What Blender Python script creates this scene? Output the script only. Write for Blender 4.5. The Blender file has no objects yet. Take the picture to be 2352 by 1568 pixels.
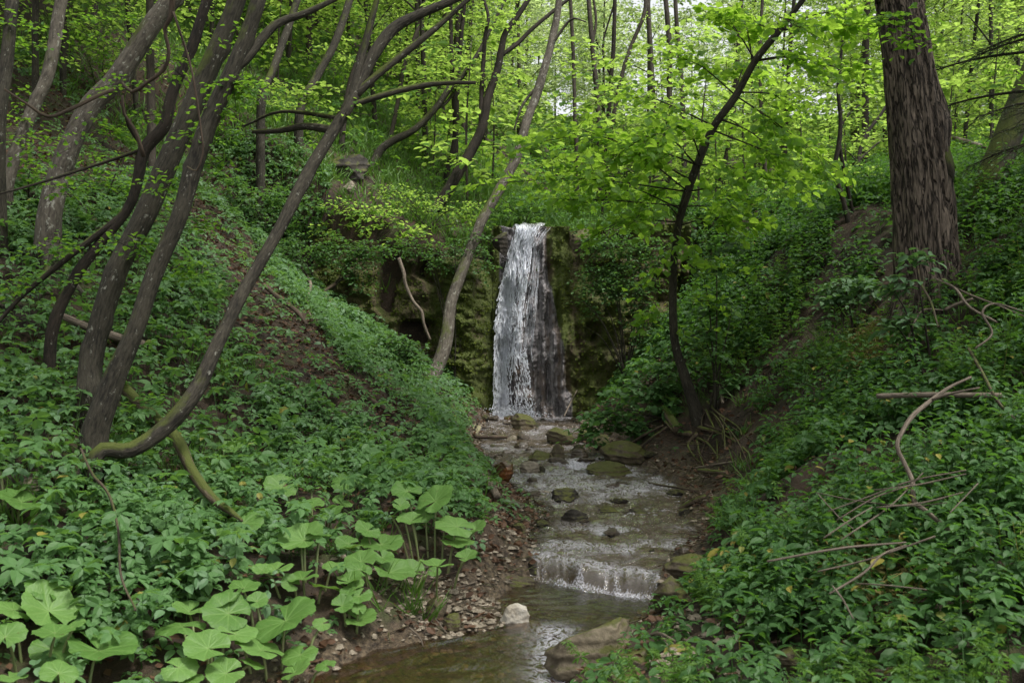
import bpy, math, numpy as np
from mathutils import Vector, Matrix
rng = np.random.default_rng(11)
C = bpy.context.scene.collection
F = 2352*35/36.0                      # focal length in units of the 2352 px wide layout grid
PITCH = math.atan((784-740)/F)
CAM = np.array((0.0, 0.0, 2.0))

# ------------------------------------------------------------------ numeric helpers
def sm(a, b, x):
    t = np.clip((x-a)/(b-a), 0, 1); return t*t*(3-2*t)
def smin(a, b, k):
    h = np.clip(.5+.5*(b-a)/k, 0, 1); return b*(1-h)+a*h-k*h*(1-h)
def smax(a, b, k): return -smin(-a, -b, k)
_tab = np.random.default_rng(5).random(65536)
def _h(i, j, k):
    return _tab[((i*73856093) ^ (j*19349663) ^ (k*83492791)) & 65535]
def vn(x, y, z=0.0, seed=0):
    x = np.asarray(x, float)+seed*17.3; y = np.asarray(y, float)+seed*7.7; z = np.asarray(z, float)+0*x
    y = y+0*x
    i, j, k = (np.floor(a).astype(np.int64) for a in (x, y, z))
    u, v, w = x-i, y-j, z-k
    u, v, w = (t*t*(3-2*t) for t in (u, v, w))
    r = 0
    for a in (0, 1):
        for b in (0, 1):
            for c in (0, 1):
                r = r+_h(i+a, j+b, k+c)*(u if a else 1-u)*(v if b else 1-v)*(w if c else 1-w)
    return r*2-1
def fbm(x, y, z=0.0, o=4, seed=0):
    r = 0; a = 1.0; f = 1.0
    for n in range(o):
        r = r+a*vn(np.asarray(x)*f, np.asarray(y)*f, np.asarray(z)*f, seed+n); a *= .5; f *= 2.03
    return r
def nrm(v): return v/np.maximum(np.linalg.norm(v, axis=-1, keepdims=True), 1e-9)
cp, sp = math.cos(PITCH), math.sin(PITCH)
def ray(u, v):
    """world direction with forward component 1 through layout point (u, v)"""
    x = (u-1176)/F; y = -(v-784)/F
    d = np.array((x, cp+y*sp, -sp+y*cp)); return d/d[1]
def at(u, v, d): return CAM+ray(u, v)*d
def project(P):
    q = np.asarray(P)-CAM
    fw = q[..., 1]*cp-q[..., 2]*sp; up = q[..., 1]*sp+q[..., 2]*cp
    fw = np.where(np.abs(fw) < 1e-3, 1e-3, fw)
    return 1176+F*q[..., 0]/fw, 784-F*up/fw, fw

# ------------------------------------------------------------------ terrain
_Y = [-6, 0, 2, 4, 5.5, 6.0, 6.5, 7.2, 7.7, 8.2, 8.9, 9.7, 10.9, 12, 13.5, 15, 17, 18, 22, 30, 70]
_L = [-9, -5.5, -3.6, -1.9, -1.14, -.85, -.05, -.12, .13, .22, .30, .40, -.06, -.30, -.45, -.43, -.36, -.3, .2, 1, 3]
_R = [-4, -2.2, -1.2, -.3, .3, .55, .9, 1.06, 1.22, 1.5, 1.64, 1.68, 1.8, 1.55, 1.05, 1.05, 1.15, .6, .8, 1.8, 4]
def eL(y): return np.interp(y, _Y, _L)+.05*vn(y*2.3, 3.1, seed=2)
def eR(y): return np.interp(y, _Y, _R)+.05*vn(y*2.1, 9.1, seed=3)
def ycas(x): return np.interp(x, [.0, .25, .6, 1.1, 1.5], [7.8, 7.66, 7.42, 7.02, 6.95])+.05*vn(x*3.3, 1.7)+.03*vn(x*8, 4.7)
def zwater(x, y):
    low = np.interp(y, [7.7, 9.5, 11.0, 11.7, 12.2, 14.6, 14.9, 15.4, 17], [.145, .185, .235, .25, .315, .335, .35, .38, .385])
    low = np.where(y < 7.7, .145, low)
    s = np.clip((y-ycas(x))/.24, 0, 1)
    return low*(1-(1-s)**2.6)
ZU0 = 3.62
def hlow(x, y):
    L, R = eL(y), eR(y); zw = zwater(np.clip(x, L, R), y)
    dl, dr = L-x, x-R
    sl = np.interp(y, [0, 4, 5.5, 7.5, 10, 12, 16, 20], [.05, .10, .17, .30, .58, .70, .74, .74])
    gb = np.exp(-((x+.45)/.5)**2-((y-6.75)/.55)**2)          # gravel bar stays low
    mf = sm(7.9, 8.5, y)*sm(10.9, 10.0, y)
    bk = np.interp(y, [4, 5.5, 7, 8, 12, 17], [.12, .16, .24, .34, .3, .25])
    left = zw+.03+bk*(1-.85*gb)*sm(.0, .42, dl)*(1-.75*mf*sm(.75, .3, dl))+sl*np.maximum(dl-.35-.5*gb-.35*mf, 0)
    plane = -4.32-.5*x+.41*y
    bump = .75*np.exp(-((x+3.4)/1.3)**2-((y-7.0)/1.6)**2)
    plane = np.minimum(plane, 24+.02*y)
    left = smin(left, smax(plane+bump, .35+.12*dl, .5), .5)
    sr = np.interp(y, [0, 4, 6, 9, 11, 12.5, 18], [.08, .15, .40, .72, .92, 1.0, 1.0])
    right = zw+.03+.10*sm(0, .25, dr)+sr*np.maximum(dr-.2, 0)
    HR = .62+.20*x+.12*y+.35*sm(2.5, 4, x)
    HR = smax(HR, 0*x+ZU0+.13*(y-17)-.1, .3)*sm(15, 17, y)+HR*(1-sm(15, 17, y))
    right = smin(right, HR, .5)
    bed = zw-.035-.10*sm(0, .3, np.minimum(-dl, -dr))*sm(9, 7, y)-.02
    h = np.where(dl > 0, left, np.where(dr > 0, right, bed))
    return h
def hup(x, y):
    L, R = np.interp(y, _Y, _L), np.interp(y, _Y, _R)
    zu = ZU0+.15*(np.minimum(y, 60)-17)+.13*np.clip(y-30, 0, 32)+.02*np.maximum(y-60, 0)
    dl, dr = L-x, x-R
    left = zu+.04+.75*np.maximum(dl, 0)
    plane = np.minimum(-4.32-.5*x+.41*y, 15+.12*y)
    left = smin(left, plane, .5)
    HR = .95+.20*x+.12*y
    right = smin(zu+.05+.5*np.maximum(dr, 0), smax(HR, zu-.1, .4), .4)
    return np.where(dl > 0, left, np.where(dr > 0, right, zu-.05))
def ycl(x):
    return (17.12-.25*np.exp(-((x+.85)/.42)**2)-.55*sm(-1.2, -2.6, x)+.0*x
            -.12*sm(.55, .9, x)-.25*sm(1.0, 2.4, x)+.05*vn(x*1.7, 4.4))
def terrain(x, y, detail=True):
    x = np.asarray(x, float); y = np.asarray(y, float)
    ax = np.abs(x+.2)
    w = np.interp(ax, [0, 2.6, 4, 8], [.25, .35, 1.6, 4])
    t = sm(0, 1, (y-ycl(x)-.12)/w)
    h = hlow(x, y)*(1-t)+hup(x, y)*t
    if detail:
        wet = np.clip(np.minimum(eL(y)-x, 9)*0+np.maximum(eL(y)-x, x-eR(y)), -.3, .6)
        a = .25+.75*sm(-.1, .6, wet)
        h = h+a*(.10*fbm(x*.7, y*.7, o=3, seed=21)+.05*fbm(x*2.6, y*2.6, o=3, seed=31))
        h = h+.02*vn(x*11, y*11, seed=40)
    return h
def hit(u, v, lift=0.0, dmin=3.5, dmax=60):
    """where the view ray through layout point (u, v) meets the ground (raised by lift)"""
    d = np.concatenate((np.arange(dmin, 20, .03), np.arange(20, dmax, .2)))
    r = ray(u, v); P = CAM+r[None]*d[:, None]
    g = terrain(P[:, 0], P[:, 1])+lift
    k = np.argmax(P[:, 2] < g)
    return P[k] if P[k, 2] < g[k] else P[-1]
def ground(x, y): return float(terrain(np.array([x]), np.array([y]))[0])

# ------------------------------------------------------------------ mesh helpers
def mk(name, V, faces, mats, parent=None, smooth=True, midx=None, attrs=None, origin=None):
    """one mesh object from arrays; faces: list of (n, k) index arrays"""
    V = np.asarray(V, np.float32)
    if origin is None and parent is not None: origin = np.array(parent.location)
    if origin is not None: V = V-np.asarray(origin, np.float32)
    if not isinstance(faces, (list, tuple)): faces = [faces]
    faces = [np.asarray(f, np.int32) for f in faces if len(f)]
    me = bpy.data.meshes.new(name)
    me.vertices.add(len(V)); me.vertices.foreach_set('co', V.ravel())
    nl = sum(f.size for f in faces); npoly = sum(len(f) for f in faces)
    me.loops.add(nl); me.polygons.add(npoly)
    me.loops.foreach_set('vertex_index', np.concatenate([f.ravel() for f in faces]))
    tot = np.concatenate([np.full(len(f), f.shape[1], np.int32) for f in faces])
    me.polygons.foreach_set('loop_start', np.concatenate(([0], np.cumsum(tot)[:-1])).astype(np.int32))
    me.polygons.foreach_set('use_smooth', np.full(npoly, smooth, bool))
    mats = mats if isinstance(mats, (list, tuple)) else [mats]
    for m in mats: me.materials.append(m)
    if midx is not None: me.polygons.foreach_set('material_index', np.asarray(midx, np.int32))
    me.update(calc_edges=True)
    for k, a in (attrs or {}).items():
        a = np.asarray(a, np.float32)
        if a.ndim == 1:
            me.attributes.new(k, 'FLOAT', 'POINT').data.foreach_set('value', a)
        else:
            me.attributes.new(k, 'FLOAT_VECTOR', 'POINT').data.foreach_set('vector', a.ravel())
    o = bpy.data.objects.new(name, me); C.objects.link(o)
    if parent is not None: o.parent = parent
    elif origin is not None: o.location = origin
    return o
def tag(o, label, cat, group=None, kind=None):
    o['label'] = label
    if cat: o['category'] = cat
    if group: o['group'] = group
    if kind: o['kind'] = kind
    return o
def thing(name, label, cat, loc, group=None):
    o = bpy.data.objects.new(name, None); o.empty_display_size = .2; C.objects.link(o)
    o.location = [float(a) for a in loc]; return tag(o, label, cat, group)
def cat_(parts):
    """join [(V, [faces...], matindex)] into V, faces, midx"""
    Vs, Fs, M, n = [], {}, {}, 0
    for V, fs, mi in parts:
        for f in fs:
            f = np.asarray(f)
            if len(f): Fs.setdefault(f.shape[1], []).append(f+n); M.setdefault(f.shape[1], []).append(np.full(len(f), mi))
        Vs.append(V); n += len(V)
    ks = sorted(Fs)
    return np.concatenate(Vs), [np.concatenate(Fs[k]) for k in ks], np.concatenate([np.concatenate(M[k]) for k in ks])
def spline(P, step):
    P = np.asarray(P, float); n = len(P)
    if n < 3:
        k = max(2, int(np.linalg.norm(P[-1, :3]-P[0, :3])/step)); t = np.linspace(0, 1, k)[:, None]; return P[0]*(1-t)+P[-1]*t
    Q = np.vstack((2*P[0]-P[1], P, 2*P[-1]-P[-2])); out = []
    for i in range(n-1):
        a, b, c, d = Q[i:i+4]; k = max(2, int(math.ceil(np.linalg.norm(c[:3]-b[:3])/step)))
        t = (np.arange(k)/k)[:, None]
        out.append(.5*((2*b)+(-a+c)*t+(2*a-5*b+4*c-d)*t*t+(-a+3*b-3*c+d)*t**3))
    out.append(P[-1:]); return np.vstack(out)
def tube(P, R, sides=10, step=.12, rough=.08, seed=0, flare=0, cap=True, ridge=None, knots=0):
    """swept tube, returns V, faces, bark attribute"""
    S = spline(np.column_stack((np.asarray(P, float), np.asarray(R, float))), step)
    P, R = S[:, :3], np.maximum(S[:, 3], .0008); n = len(P)
    T = nrm(np.gradient(P, axis=0)); ref = np.array((1., 0, 0)) if abs(T[0, 0]) < .8 else np.array((0, 1., 0))
    U = np.zeros_like(P); u = nrm(ref-T[0]*(ref@T[0]))
    for i in range(n):
        u = u-T[i]*(u@T[i]); u = u/np.linalg.norm(u); U[i] = u
    W = np.cross(T, U); L = np.concatenate(([0], np.cumsum(np.linalg.norm(np.diff(P, axis=0), axis=1))))
    th = np.arange(sides)*2*math.pi/sides; cs, sn = np.cos(th), np.sin(th)
    rr = R[:, None]*(1+rough*fbm(cs[None]*1.3+L[:, None]*0+seed, sn[None]*1.3, L[:, None]*2.2, o=2, seed=seed % 50))
    if knots:
        g_ = np.random.default_rng(seed+3)
        for _ in range(int(knots*L[-1])):
            a0, l0, s0, h0 = g_.uniform(0, 6.28), g_.uniform(.2, L[-1]), g_.uniform(.04, .11), g_.uniform(.08, .32); rr = rr+R[:, None]*h0*np.exp(-((L[:, None]-l0)/s0)**2)*np.exp(-((np.angle(np.exp(1j*(th[None]-a0))))/.6)**2)
    if flare: rr = rr*(1+flare*np.exp(-L[:, None]/.35)*(.75+.5*np.cos(th*4+seed)[None]))
    if ridge: rr = rr+ridge(th[None]+0*L[:, None], L[:, None]+0*th[None])
    V = P[:, None]+rr[..., None]*(cs[None, :, None]*U[:, None]+sn[None, :, None]*W[:, None])
    A = np.stack((cs[None]*R[:, None].clip(.02)*1.0+0*L[:, None]+seed, sn[None]*R[:, None].clip(.02), L[:, None]+0*cs[None]), -1)
    i, j = np.meshgrid(np.arange(n-1), np.arange(sides), indexing='ij'); j2 = (j+1) % sides
    q = np.stack((i*sides+j, i*sides+j2, (i+1)*sides+j2, (i+1)*sides+j), -1).reshape(-1, 4)
    V = V.reshape(-1, 3); A = A.reshape(-1, 3); tri = np.zeros((0, 3), int)
    if cap:
        V = np.vstack((V, P[0]-T[0]*R[0]*.1, P[-1]+T[-1]*R[-1]*.4)); A = np.vstack((A, A[0], A[-1])); b = n*sides; k = np.arange(sides); k2 = (k+1) % sides
        tri = np.vstack((np.stack((np.full(sides, b), k2, k), -1), np.stack((np.full(sides, b+1), (n-1)*sides+k, (n-1)*sides+k2), -1)))
    return V, [q, tri], A
def tubes_obj(name, specs, mat, parent=None, origin=None, **kw):
    Vs, parts, A = [], [], []
    for k, (P, R, *o) in enumerate(specs):
        opt = dict(kw); opt.update(o[0] if o else {})
        V, f, a = tube(P, R, seed=int(rng.integers(1, 900)), **opt); parts.append((V, f, 0)); A.append(a)
    V, f, m = cat_(parts)
    return mk(name, V, f, mat, parent, attrs={'bark': np.concatenate(A)}, origin=origin)

# leaf templates: x across, y along, z up; all quads
def tmpl(w, fold=.12, droop=.12, fine=False):
    if not fine:
        v = [(0, 0, 0), (w*.9, .32, fold), (w*.72, .7, fold*.6), (0, 1, -droop), (-w*.72, .7, fold*.6), (-w*.9, .32, fold)]
        return np.array(v, float), np.array([(0, 1, 2, 3), (0, 3, 4, 5)])
    v = [(0, 0, 0), (w*.75, .14, fold*.7), (w*1.0, .42, fold), (w*.72, .74, fold*.5), (0, 1, -droop), (0, .5, .0),
         (-w*.72, .74, fold*.5), (-w, .42, fold), (-w*.75, .14, fold*.7)]
    return np.array(v, float), np.array([(0, 1, 2, 5), (5, 2, 3, 4), (5, 4, 6, 7), (0, 5, 7, 8)])
T_OV = tmpl(.30, .08, .12); T_OVF = tmpl(.30, .08, .14, True); T_RD = tmpl(.43, .10, .12, True); T_RDC = tmpl(.42, .10, .1)
T_GR = (np.array([(-.03, 0, 0), (.03, 0, 0), (.022, .5, .05), (0, 1, -.12), (0, 1, -.12), (-.022, .5, .05)], float), np.array([(0, 1, 2, 5), (5, 2, 3, 4)]))
T_GR = (np.array([(-.02, 0, 0), (.02, 0, 0), (.018, .5, .06), (-.018, .5, .06), (.003, 1, -.15), (-.003, 1, -.15)], float), np.array([(0, 1, 2, 3), (3, 2, 4, 5)]))
def leaves(P, A, N, S, T):
    t, f = T; A = nrm(A); N = nrm(N-A*np.sum(N*A, -1, keepdims=True)); B = np.cross(A, N); S = np.asarray(S)[:, None, None]
    V = P[:, None]+S*(t[None, :, 0:1]*B[:, None]+t[None, :, 1:2]*A[:, None]+t[None, :, 2:3]*N[:, None])
    k = np.arange(len(P))[:, None, None]*len(t)
    return V.reshape(-1, 3), [(f[None]+k).reshape(-1, f.shape[1])], 0
def rnd(n, k=3): return rng.normal(size=(n, k))
UP = np.array((0, 0, 1.))
def prism(P0, P1, r0, r1):
    """thin three-sided twigs"""
    T = nrm(P1-P0); U = nrm(np.cross(T, UP+.1*rnd(len(T)))); W = np.cross(T, U); out = []
    for P, r in ((P0, r0), (P1, r1)):
        for a in (0, 2.094, 4.189): out.append(P+np.asarray(r).reshape(-1, 1)*(math.cos(a)*U+math.sin(a)*W))
    V = np.stack(out, 1).reshape(-1, 3); k = np.arange(len(P0))[:, None, None]*6
    f = np.array([(0, 1, 4, 3), (1, 2, 5, 4), (2, 0, 3, 5)])
    return V, [(f[None]+k).reshape(-1, 4)], 1
def sprays(O, D, L, m, s, T=T_RD, tilt=.35, droop=.15, twig=.004, fan=.85):
    """flat leafy sprays: origins O, directions D, lengths L, m leaves each of size s"""
    n = len(O); D = nrm(D); L = np.broadcast_to(np.asarray(L, float), (n,)); side = nrm(np.cross(D, UP+.001)); t = np.linspace(.12, 1, m)
    t = np.clip(t[None]+rng.uniform(-.05, .05, (n, m)), 0, 1); sg = np.where(np.arange(m) % 2, 1., -1.)[None]+0*t
    P = O[:, None]+D[:, None]*(t*L[:, None])[..., None]; P[..., 2] -= droop*L[:, None]*t*t
    sg = sg*(1-.9*(t > .97))
    A = D[:, None]*(.45+.3*t[..., None])+side[:, None]*(fan*sg)[..., None]+.25*rng.normal(size=(n, m, 3)); A[..., 2] -= .18
    P = P+side[:, None]*(sg*.02)[..., None]+rng.normal(size=(n, m, 3))*(.10*L[:, None, None])*np.array((1, 1, .6))
    N = UP+tilt*rng.normal(size=(n, m, 3)); S = s*rng.uniform(.6, 1.15, (n, m))
    out = [leaves(P.reshape(-1, 3), A.reshape(-1, 3), N.reshape(-1, 3), S.ravel(), T)]
    if twig:
        e = O+D*L[:, None]; e[:, 2] -= droop*L; mid = O+D*L[:, None]*.5; mid[:, 2] -= droop*L*.25
        out += [prism(O, mid, np.full(n, twig), np.full(n, twig*.7)), prism(mid, e, np.full(n, twig*.7), np.full(n, twig*.3))]
    return out
def foliage(name, parts, mats, parent=None, origin=None):
    V, f, m = cat_(parts); return mk(name, V, f, mats, parent, smooth=False, midx=m, origin=origin)
# ------------------------------------------------------------------ materials
class NT:
    def __init__(s, name):
        s.m = bpy.data.materials.new(name); s.m.use_nodes = True; s.t = s.m.node_tree; s.t.nodes.clear()
        s.out = s.n('ShaderNodeOutputMaterial')
    def n(s, typ, **kw):
        nd = s.t.nodes.new(typ)
        for k, v in kw.items(): setattr(nd, k, v)
        return nd
    def lk(s, a, b): s.t.links.new(a, b)
    def set(s, nd, **kw):
        for k, v in kw.items():
            i = nd.inputs[k.replace('_', ' ')]
            if hasattr(v, 'is_output'): s.lk(v, i)
            else: i.default_value = v
        return nd
    def noise(s, vec, scale, detail=4, rough=.55, dist=0.):
        nd = s.n('ShaderNodeTexNoise'); s.set(nd, Scale=scale, Detail=detail, Roughness=rough, Distortion=dist)
        if vec is not None: s.lk(vec, nd.inputs['Vector'])
        return nd.outputs['Fac']
    def ramp(s, fac, *stops):
        nd = s.n('ShaderNodeValToRGB'); s.lk(fac, nd.inputs[0]); e = nd.color_ramp.elements
        while len(e) < len(stops): e.new(.5)
        for k, (p, c) in enumerate(stops):
            e[k].position = p; e[k].color = (c, c, c, 1) if not isinstance(c, tuple) else c+(1,)
        return nd.outputs[0]
    def mix(s, fac, a, b, mode='MIX'):
        nd = s.n('ShaderNodeMix', data_type='RGBA', blend_type=mode)
        for i, v in ((0, fac), (6, a), (7, b)):
            if hasattr(v, 'is_output'): s.lk(v, nd.inputs[i])
            else: nd.inputs[i].default_value = v if i == 0 else v+(1,)
        return nd.outputs[2]
    def math(s, op, a, b=0., clamp=False):
        nd = s.n('ShaderNodeMath', operation=op, use_clamp=clamp)
        for i, v in ((0, a), (1, b)):
            if hasattr(v, 'is_output'): s.lk(v, nd.inputs[i])
            else: nd.inputs[i].default_value = v
        return nd.outputs[0]
    def pos(s, scale=(1, 1, 1), attr=None):
        if attr:
            v = s.n('ShaderNodeAttribute', attribute_name=attr).outputs['Vector']
        else: v = s.n('ShaderNodeNewGeometry').outputs['Position']
        if scale == (1, 1, 1): return v
        mp = s.n('ShaderNodeMapping'); mp.inputs['Scale'].default_value = scale; s.lk(v, mp.inputs[0]); return mp.outputs[0]
    def bump(s, h, strength=.5, dist=.02):
        nd = s.n('ShaderNodeBump'); s.set(nd, Strength=strength, Distance=dist); s.lk(h, nd.inputs['Height']); return nd.outputs[0]
    def bsdf(s, col, rough=.7, nor=None, spec=.4):
        b = s.n('ShaderNodeBsdfPrincipled'); s.set(b, Roughness=rough)
        b.inputs['Specular IOR Level'].default_value = spec
        if hasattr(col, 'is_output'): s.lk(col, b.inputs['Base Color'])
        else: b.inputs['Base Color'].default_value = col+(1,)
        if nor is not None: s.lk(nor, b.inputs['Normal'])
        return b.outputs[0]
    def done(s, sh): s.lk(sh, s.out.inputs[0]); return s.m

def leaf_mat(name, c1, c2, t1, trans=.45, rough=.6, spec=.25, yellow=0., patch=1.2):
    m = NT(name); g = m.n('ShaderNodeNewGeometry'); r = g.outputs['Random Per Island']
    big = m.noise(g.outputs['Position'], patch, 2)
    f = m.math('ADD', m.math('MULTIPLY', r, .6), m.math('SUBTRACT', m.math('MULTIPLY', big, 1.2), .4), True)
    col = m.mix(f, c1, c2)
    if yellow:
        col = m.mix(m.ramp(r, (1-yellow, 0.), (1-yellow+.01, 1.)), col, (.22, .19, .035))
    tc = m.mix(f, t1, tuple(a*1.25 for a in t1))
    b = m.bsdf(col, rough, None, spec)
    tr = m.n('ShaderNodeBsdfTranslucent'); m.lk(tc, tr.inputs[0])
    mx = m.n('ShaderNodeMixShader'); mx.inputs[0].default_value = trans; m.lk(b, mx.inputs[1]); m.lk(tr.outputs[0], mx.inputs[2])
    return m.done(mx.outputs[0])

def bark_mat(name, dark, light, moss=.0, lichen=.0, sx=75., sz=15., depth=.02, mosscol=(.034, .042, .008), ridged=0, low=0):
    m = NT(name); v = m.pos((sx, sx, sz), 'bark'); fine = m.noise(v, 1, 5, .65); v2 = m.pos((1, 1, .6), 'bark')
    blot = m.noise(v2, 5, 4)
    f = m.math('ADD', m.math('MULTIPLY', fine, .65), m.math('MULTIPLY', blot, .4))
    col = m.mix(m.ramp(f, (.40, 0.), (.64, 1.)), dark, light)
    if ridged:
        rd = m.math('ABSOLUTE', m.math('SUBTRACT', m.noise(m.pos((ridged, ridged, ridged*.13), 'bark'), 1, 3, .55, .3), .5)); rk = m.ramp(rd, (.0, 0.), (.055, 1.)); col = m.mix(rk, tuple(x*.7 for x in dark), col); f = m.math('ADD', m.math('MULTIPLY', f, .4), rk)
    if lichen:
        col = m.mix(m.ramp(m.noise(v2, 22, 4, .7), (.66-lichen*.1, 0.), (.71-lichen*.1, .7)), col, (.24, .24, .20))
    if moss:
        nz = m.n('ShaderNodeSeparateXYZ'); m.lk(m.n('ShaderNodeNewGeometry').outputs['Normal'], nz.inputs[0])
        a = m.math('ADD', m.math('MULTIPLY', nz.outputs[2], .35), m.noise(v2, 3.2, 5, .65))
        if low:
            sz_ = m.n('ShaderNodeSeparateXYZ'); m.lk(m.pos(attr='bark'), sz_.inputs[0]); a = m.math('SUBTRACT', a, m.math('MULTIPLY', m.math('SUBTRACT', sz_.outputs[2], low), .16, True))
        col = m.mix(m.ramp(a, (.80-.35*moss, 0.), (.92-.35*moss, 1.)), col, m.mix(m.noise(m.pos(), 60, 2), mosscol, tuple(x*2.2 for x in mosscol)))
    nor = m.bump(f, .9, depth)
    return m.done(m.bsdf(col, .85, nor, .25))

def rock_mat(name, dark, light, moss=.5, wet=False, rust=False, scale=1.):
    m = NT(name); tc = m.n('ShaderNodeTexCoord'); p = tc.outputs['Object']
    a = m.noise(p, 5*scale, 8, .62, .4); b = m.noise(p, 26*scale, 4, .6)
    col = m.mix(m.ramp(a, (.36, 0.), (.66, 1.)), dark, light); col = m.mix(m.math('MULTIPLY', b, .5), col, tuple(x*.55 for x in dark))
    if rust: col = m.mix(m.ramp(m.noise(p, 3.1, 4, .5), (.54, 0.), (.60, .9)), col, (.15, .055, .014))
    if moss:
        nz = m.n('ShaderNodeSeparateXYZ'); m.lk(m.n('ShaderNodeNewGeometry').outputs['Normal'], nz.inputs[0])
        f = m.math('ADD', m.math('MULTIPLY', nz.outputs[2], .3), m.noise(p, 4.5*scale, 6, .68))
        col = m.mix(m.ramp(f, (.88-.45*moss, 0.), (.99-.45*moss, 1.)), col, m.mix(b, (.024, .030, .005), (.080, .080, .014)))
    h = m.math('ADD', a, m.math('MULTIPLY', b, .4))
    return m.done(m.bsdf(col, .3 if wet else .75, m.bump(h, .8, .03), .5 if wet else .3))

M = {}
M['cover'] = leaf_mat('ground_cover_leaf', (.050, .118, .034), (.095, .190, .062), (.15, .30, .045), .38, .55, .3, yellow=.012)
M['cover2'] = leaf_mat('pale_cover_leaf', (.060, .125, .055), (.105, .19, .085), (.12, .25, .05), .32, .52, .35)
M['nettle'] = leaf_mat('nettle_leaf', (.024, .070, .016), (.056, .130, .034), (.10, .23, .025), .38, .55, .3, yellow=.02)
M['grassy'] = leaf_mat('grass_blade', (.045, .11, .015), (.09, .18, .03), (.14, .26, .03), .4, .5, .3)
M['straw'] = leaf_mat('withered_leaf', (.13, .115, .035), (.22, .19, .07), (.2, .17, .04), .3, .6, .2)
M['lime'] = leaf_mat('bright_round_leaf', (.075, .17, .024), (.135, .255, .04), (.34, .55, .05), .62, .5, .3)
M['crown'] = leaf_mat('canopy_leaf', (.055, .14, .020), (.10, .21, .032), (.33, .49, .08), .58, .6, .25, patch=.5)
M['far'] = leaf_mat('far_canopy_leaf', (.155, .245, .090), (.24, .34, .145), (.46, .58, .22), .58, .5, .3, patch=.3)  # paler copy of the canopy leaf, distant haze and glow put into its colour
M['dim'] = leaf_mat('shaded_canopy_leaf', (.040, .115, .018), (.08, .175, .03), (.20, .38, .03), .5, .6, .25)
M['shrub'] = leaf_mat('small_shrub_leaf', (.042, .105, .028), (.080, .165, .052), (.13, .27, .04), .38, .55, .3)
M['spruce'] = leaf_mat('spruce_needle', (.022, .045, .012), (.045, .075, .02), (.05, .09, .015), .2, .5, .3)
M['litter'] = leaf_mat('dead_leaf', (.045, .024, .013), (.115, .062, .035), (.08, .04, .02), .15, .65, .25)
M['twigbark'] = bark_mat('twig_bark', (.014, .011, .008), (.045, .036, .027))
M['bark'] = bark_mat('grey_brown_bark', (.009, .008, .0055), (.054, .048, .034), .42, .34)
M['barkpale'] = bark_mat('pale_lichen_bark', (.028, .023, .017), (.105, .092, .072), .24, .8, 40., 12.)
M['barkdark'] = bark_mat('dark_wet_bark', (.007, .006, .004), (.034, .026, .019), .22, .08)
M['barkslim'] = bark_mat('slim_trunk_bark', (.020, .016, .012), (.075, .062, .048), .05, .25)
M['barkmoss'] = bark_mat('mossy_bark', (.011, .0095, .007), (.058, .051, .037), .62, .34, low=1.2)
M['barkgreen'] = bark_mat('moss_covered_bark', (.014, .013, .008), (.05, .044, .028), .85, .0)
M['barkbig'] = bark_mat('furrowed_bark', (.036, .028, .021), (.175, .138, .106), .06, .0, 60., 8., .05, ridged=26)
M['dead'] = bark_mat('bare_dead_wood', (.045, .035, .026), (.19, .155, .118), .0, .0, 70., 9.)
M['deaddark'] = bark_mat('damp_dead_wood', (.020, .014, .010), (.09, .066, .046), .12, .0, 30., 4.)
M['deadmoss'] = bark_mat('mossy_dead_wood', (.035, .026, .017), (.13, .10, .065), .55, .0, 30., 4.)
M['rock'] = rock_mat('stone_with_moss', (.045, .036, .022), (.15, .12, .075), .62)
M['rockbare'] = rock_mat('bare_stone', (.13, .11, .08), (.30, .26, .20), .25)
M['rockwhite'] = rock_mat('white_limestone', (.22, .19, .14), (.56, .53, .46), .0)
M['rockwet'] = rock_mat('wet_brown_stone', (.030, .022, .014), (.10, .075, .048), .12, True)
M['rockrust'] = rock_mat('rusty_stone', (.05, .03, .015), (.14, .08, .03), .45, True, True)
M['rockdark'] = rock_mat('dark_damp_stone', (.012, .010, .007), (.040, .032, .021), .45)
M['rockbrown'] = rock_mat('brown_layered_stone', (.075, .060, .038), (.25, .21, .14), .62)
M['pebble'] = rock_mat('pebble', (.12, .098, .068), (.36, .31, .235), .0, False, False, 3.)

def ground_mat():
    m = NT('forest_soil'); p = m.pos()
    a = m.noise(p, 1.3, 6, .6); b = m.noise(p, 24, 5, .7); c = m.noise(p, 90, 3, .6)
    col = m.mix(m.ramp(a, (.35, 0.), (.65, 1.)), (.016, .011, .007), (.042, .027, .016))
    col = m.mix(m.ramp(b, (.52, 0.), (.72, .8)), col, (.075, .046, .027)); col = m.mix(m.ramp(c, (.58, 0.), (.66, .6)), col, (.014, .010, .007))
    col = m.mix(m.ramp(m.noise(p, 2.1, 5, .65), (.55, 0.), (.66, .8)), col, (.035, .050, .010))
    w = m.n('ShaderNodeAttribute', attribute_name='wet').outputs['Fac']
    col = m.mix(w, col, m.mix(m.ramp(b, (.38, 0.), (.62, 1.)), (.022, .015, .010), (.13, .098, .062)))
    rough = m.math('SUBTRACT', .9, m.math('MULTIPLY', w, .55))
    return m.done(m.bsdf(col, rough, m.bump(m.math('ADD', b, m.math('MULTIPLY', c, .6)), .8, .04), .35))
M['ground'] = ground_mat()

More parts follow.
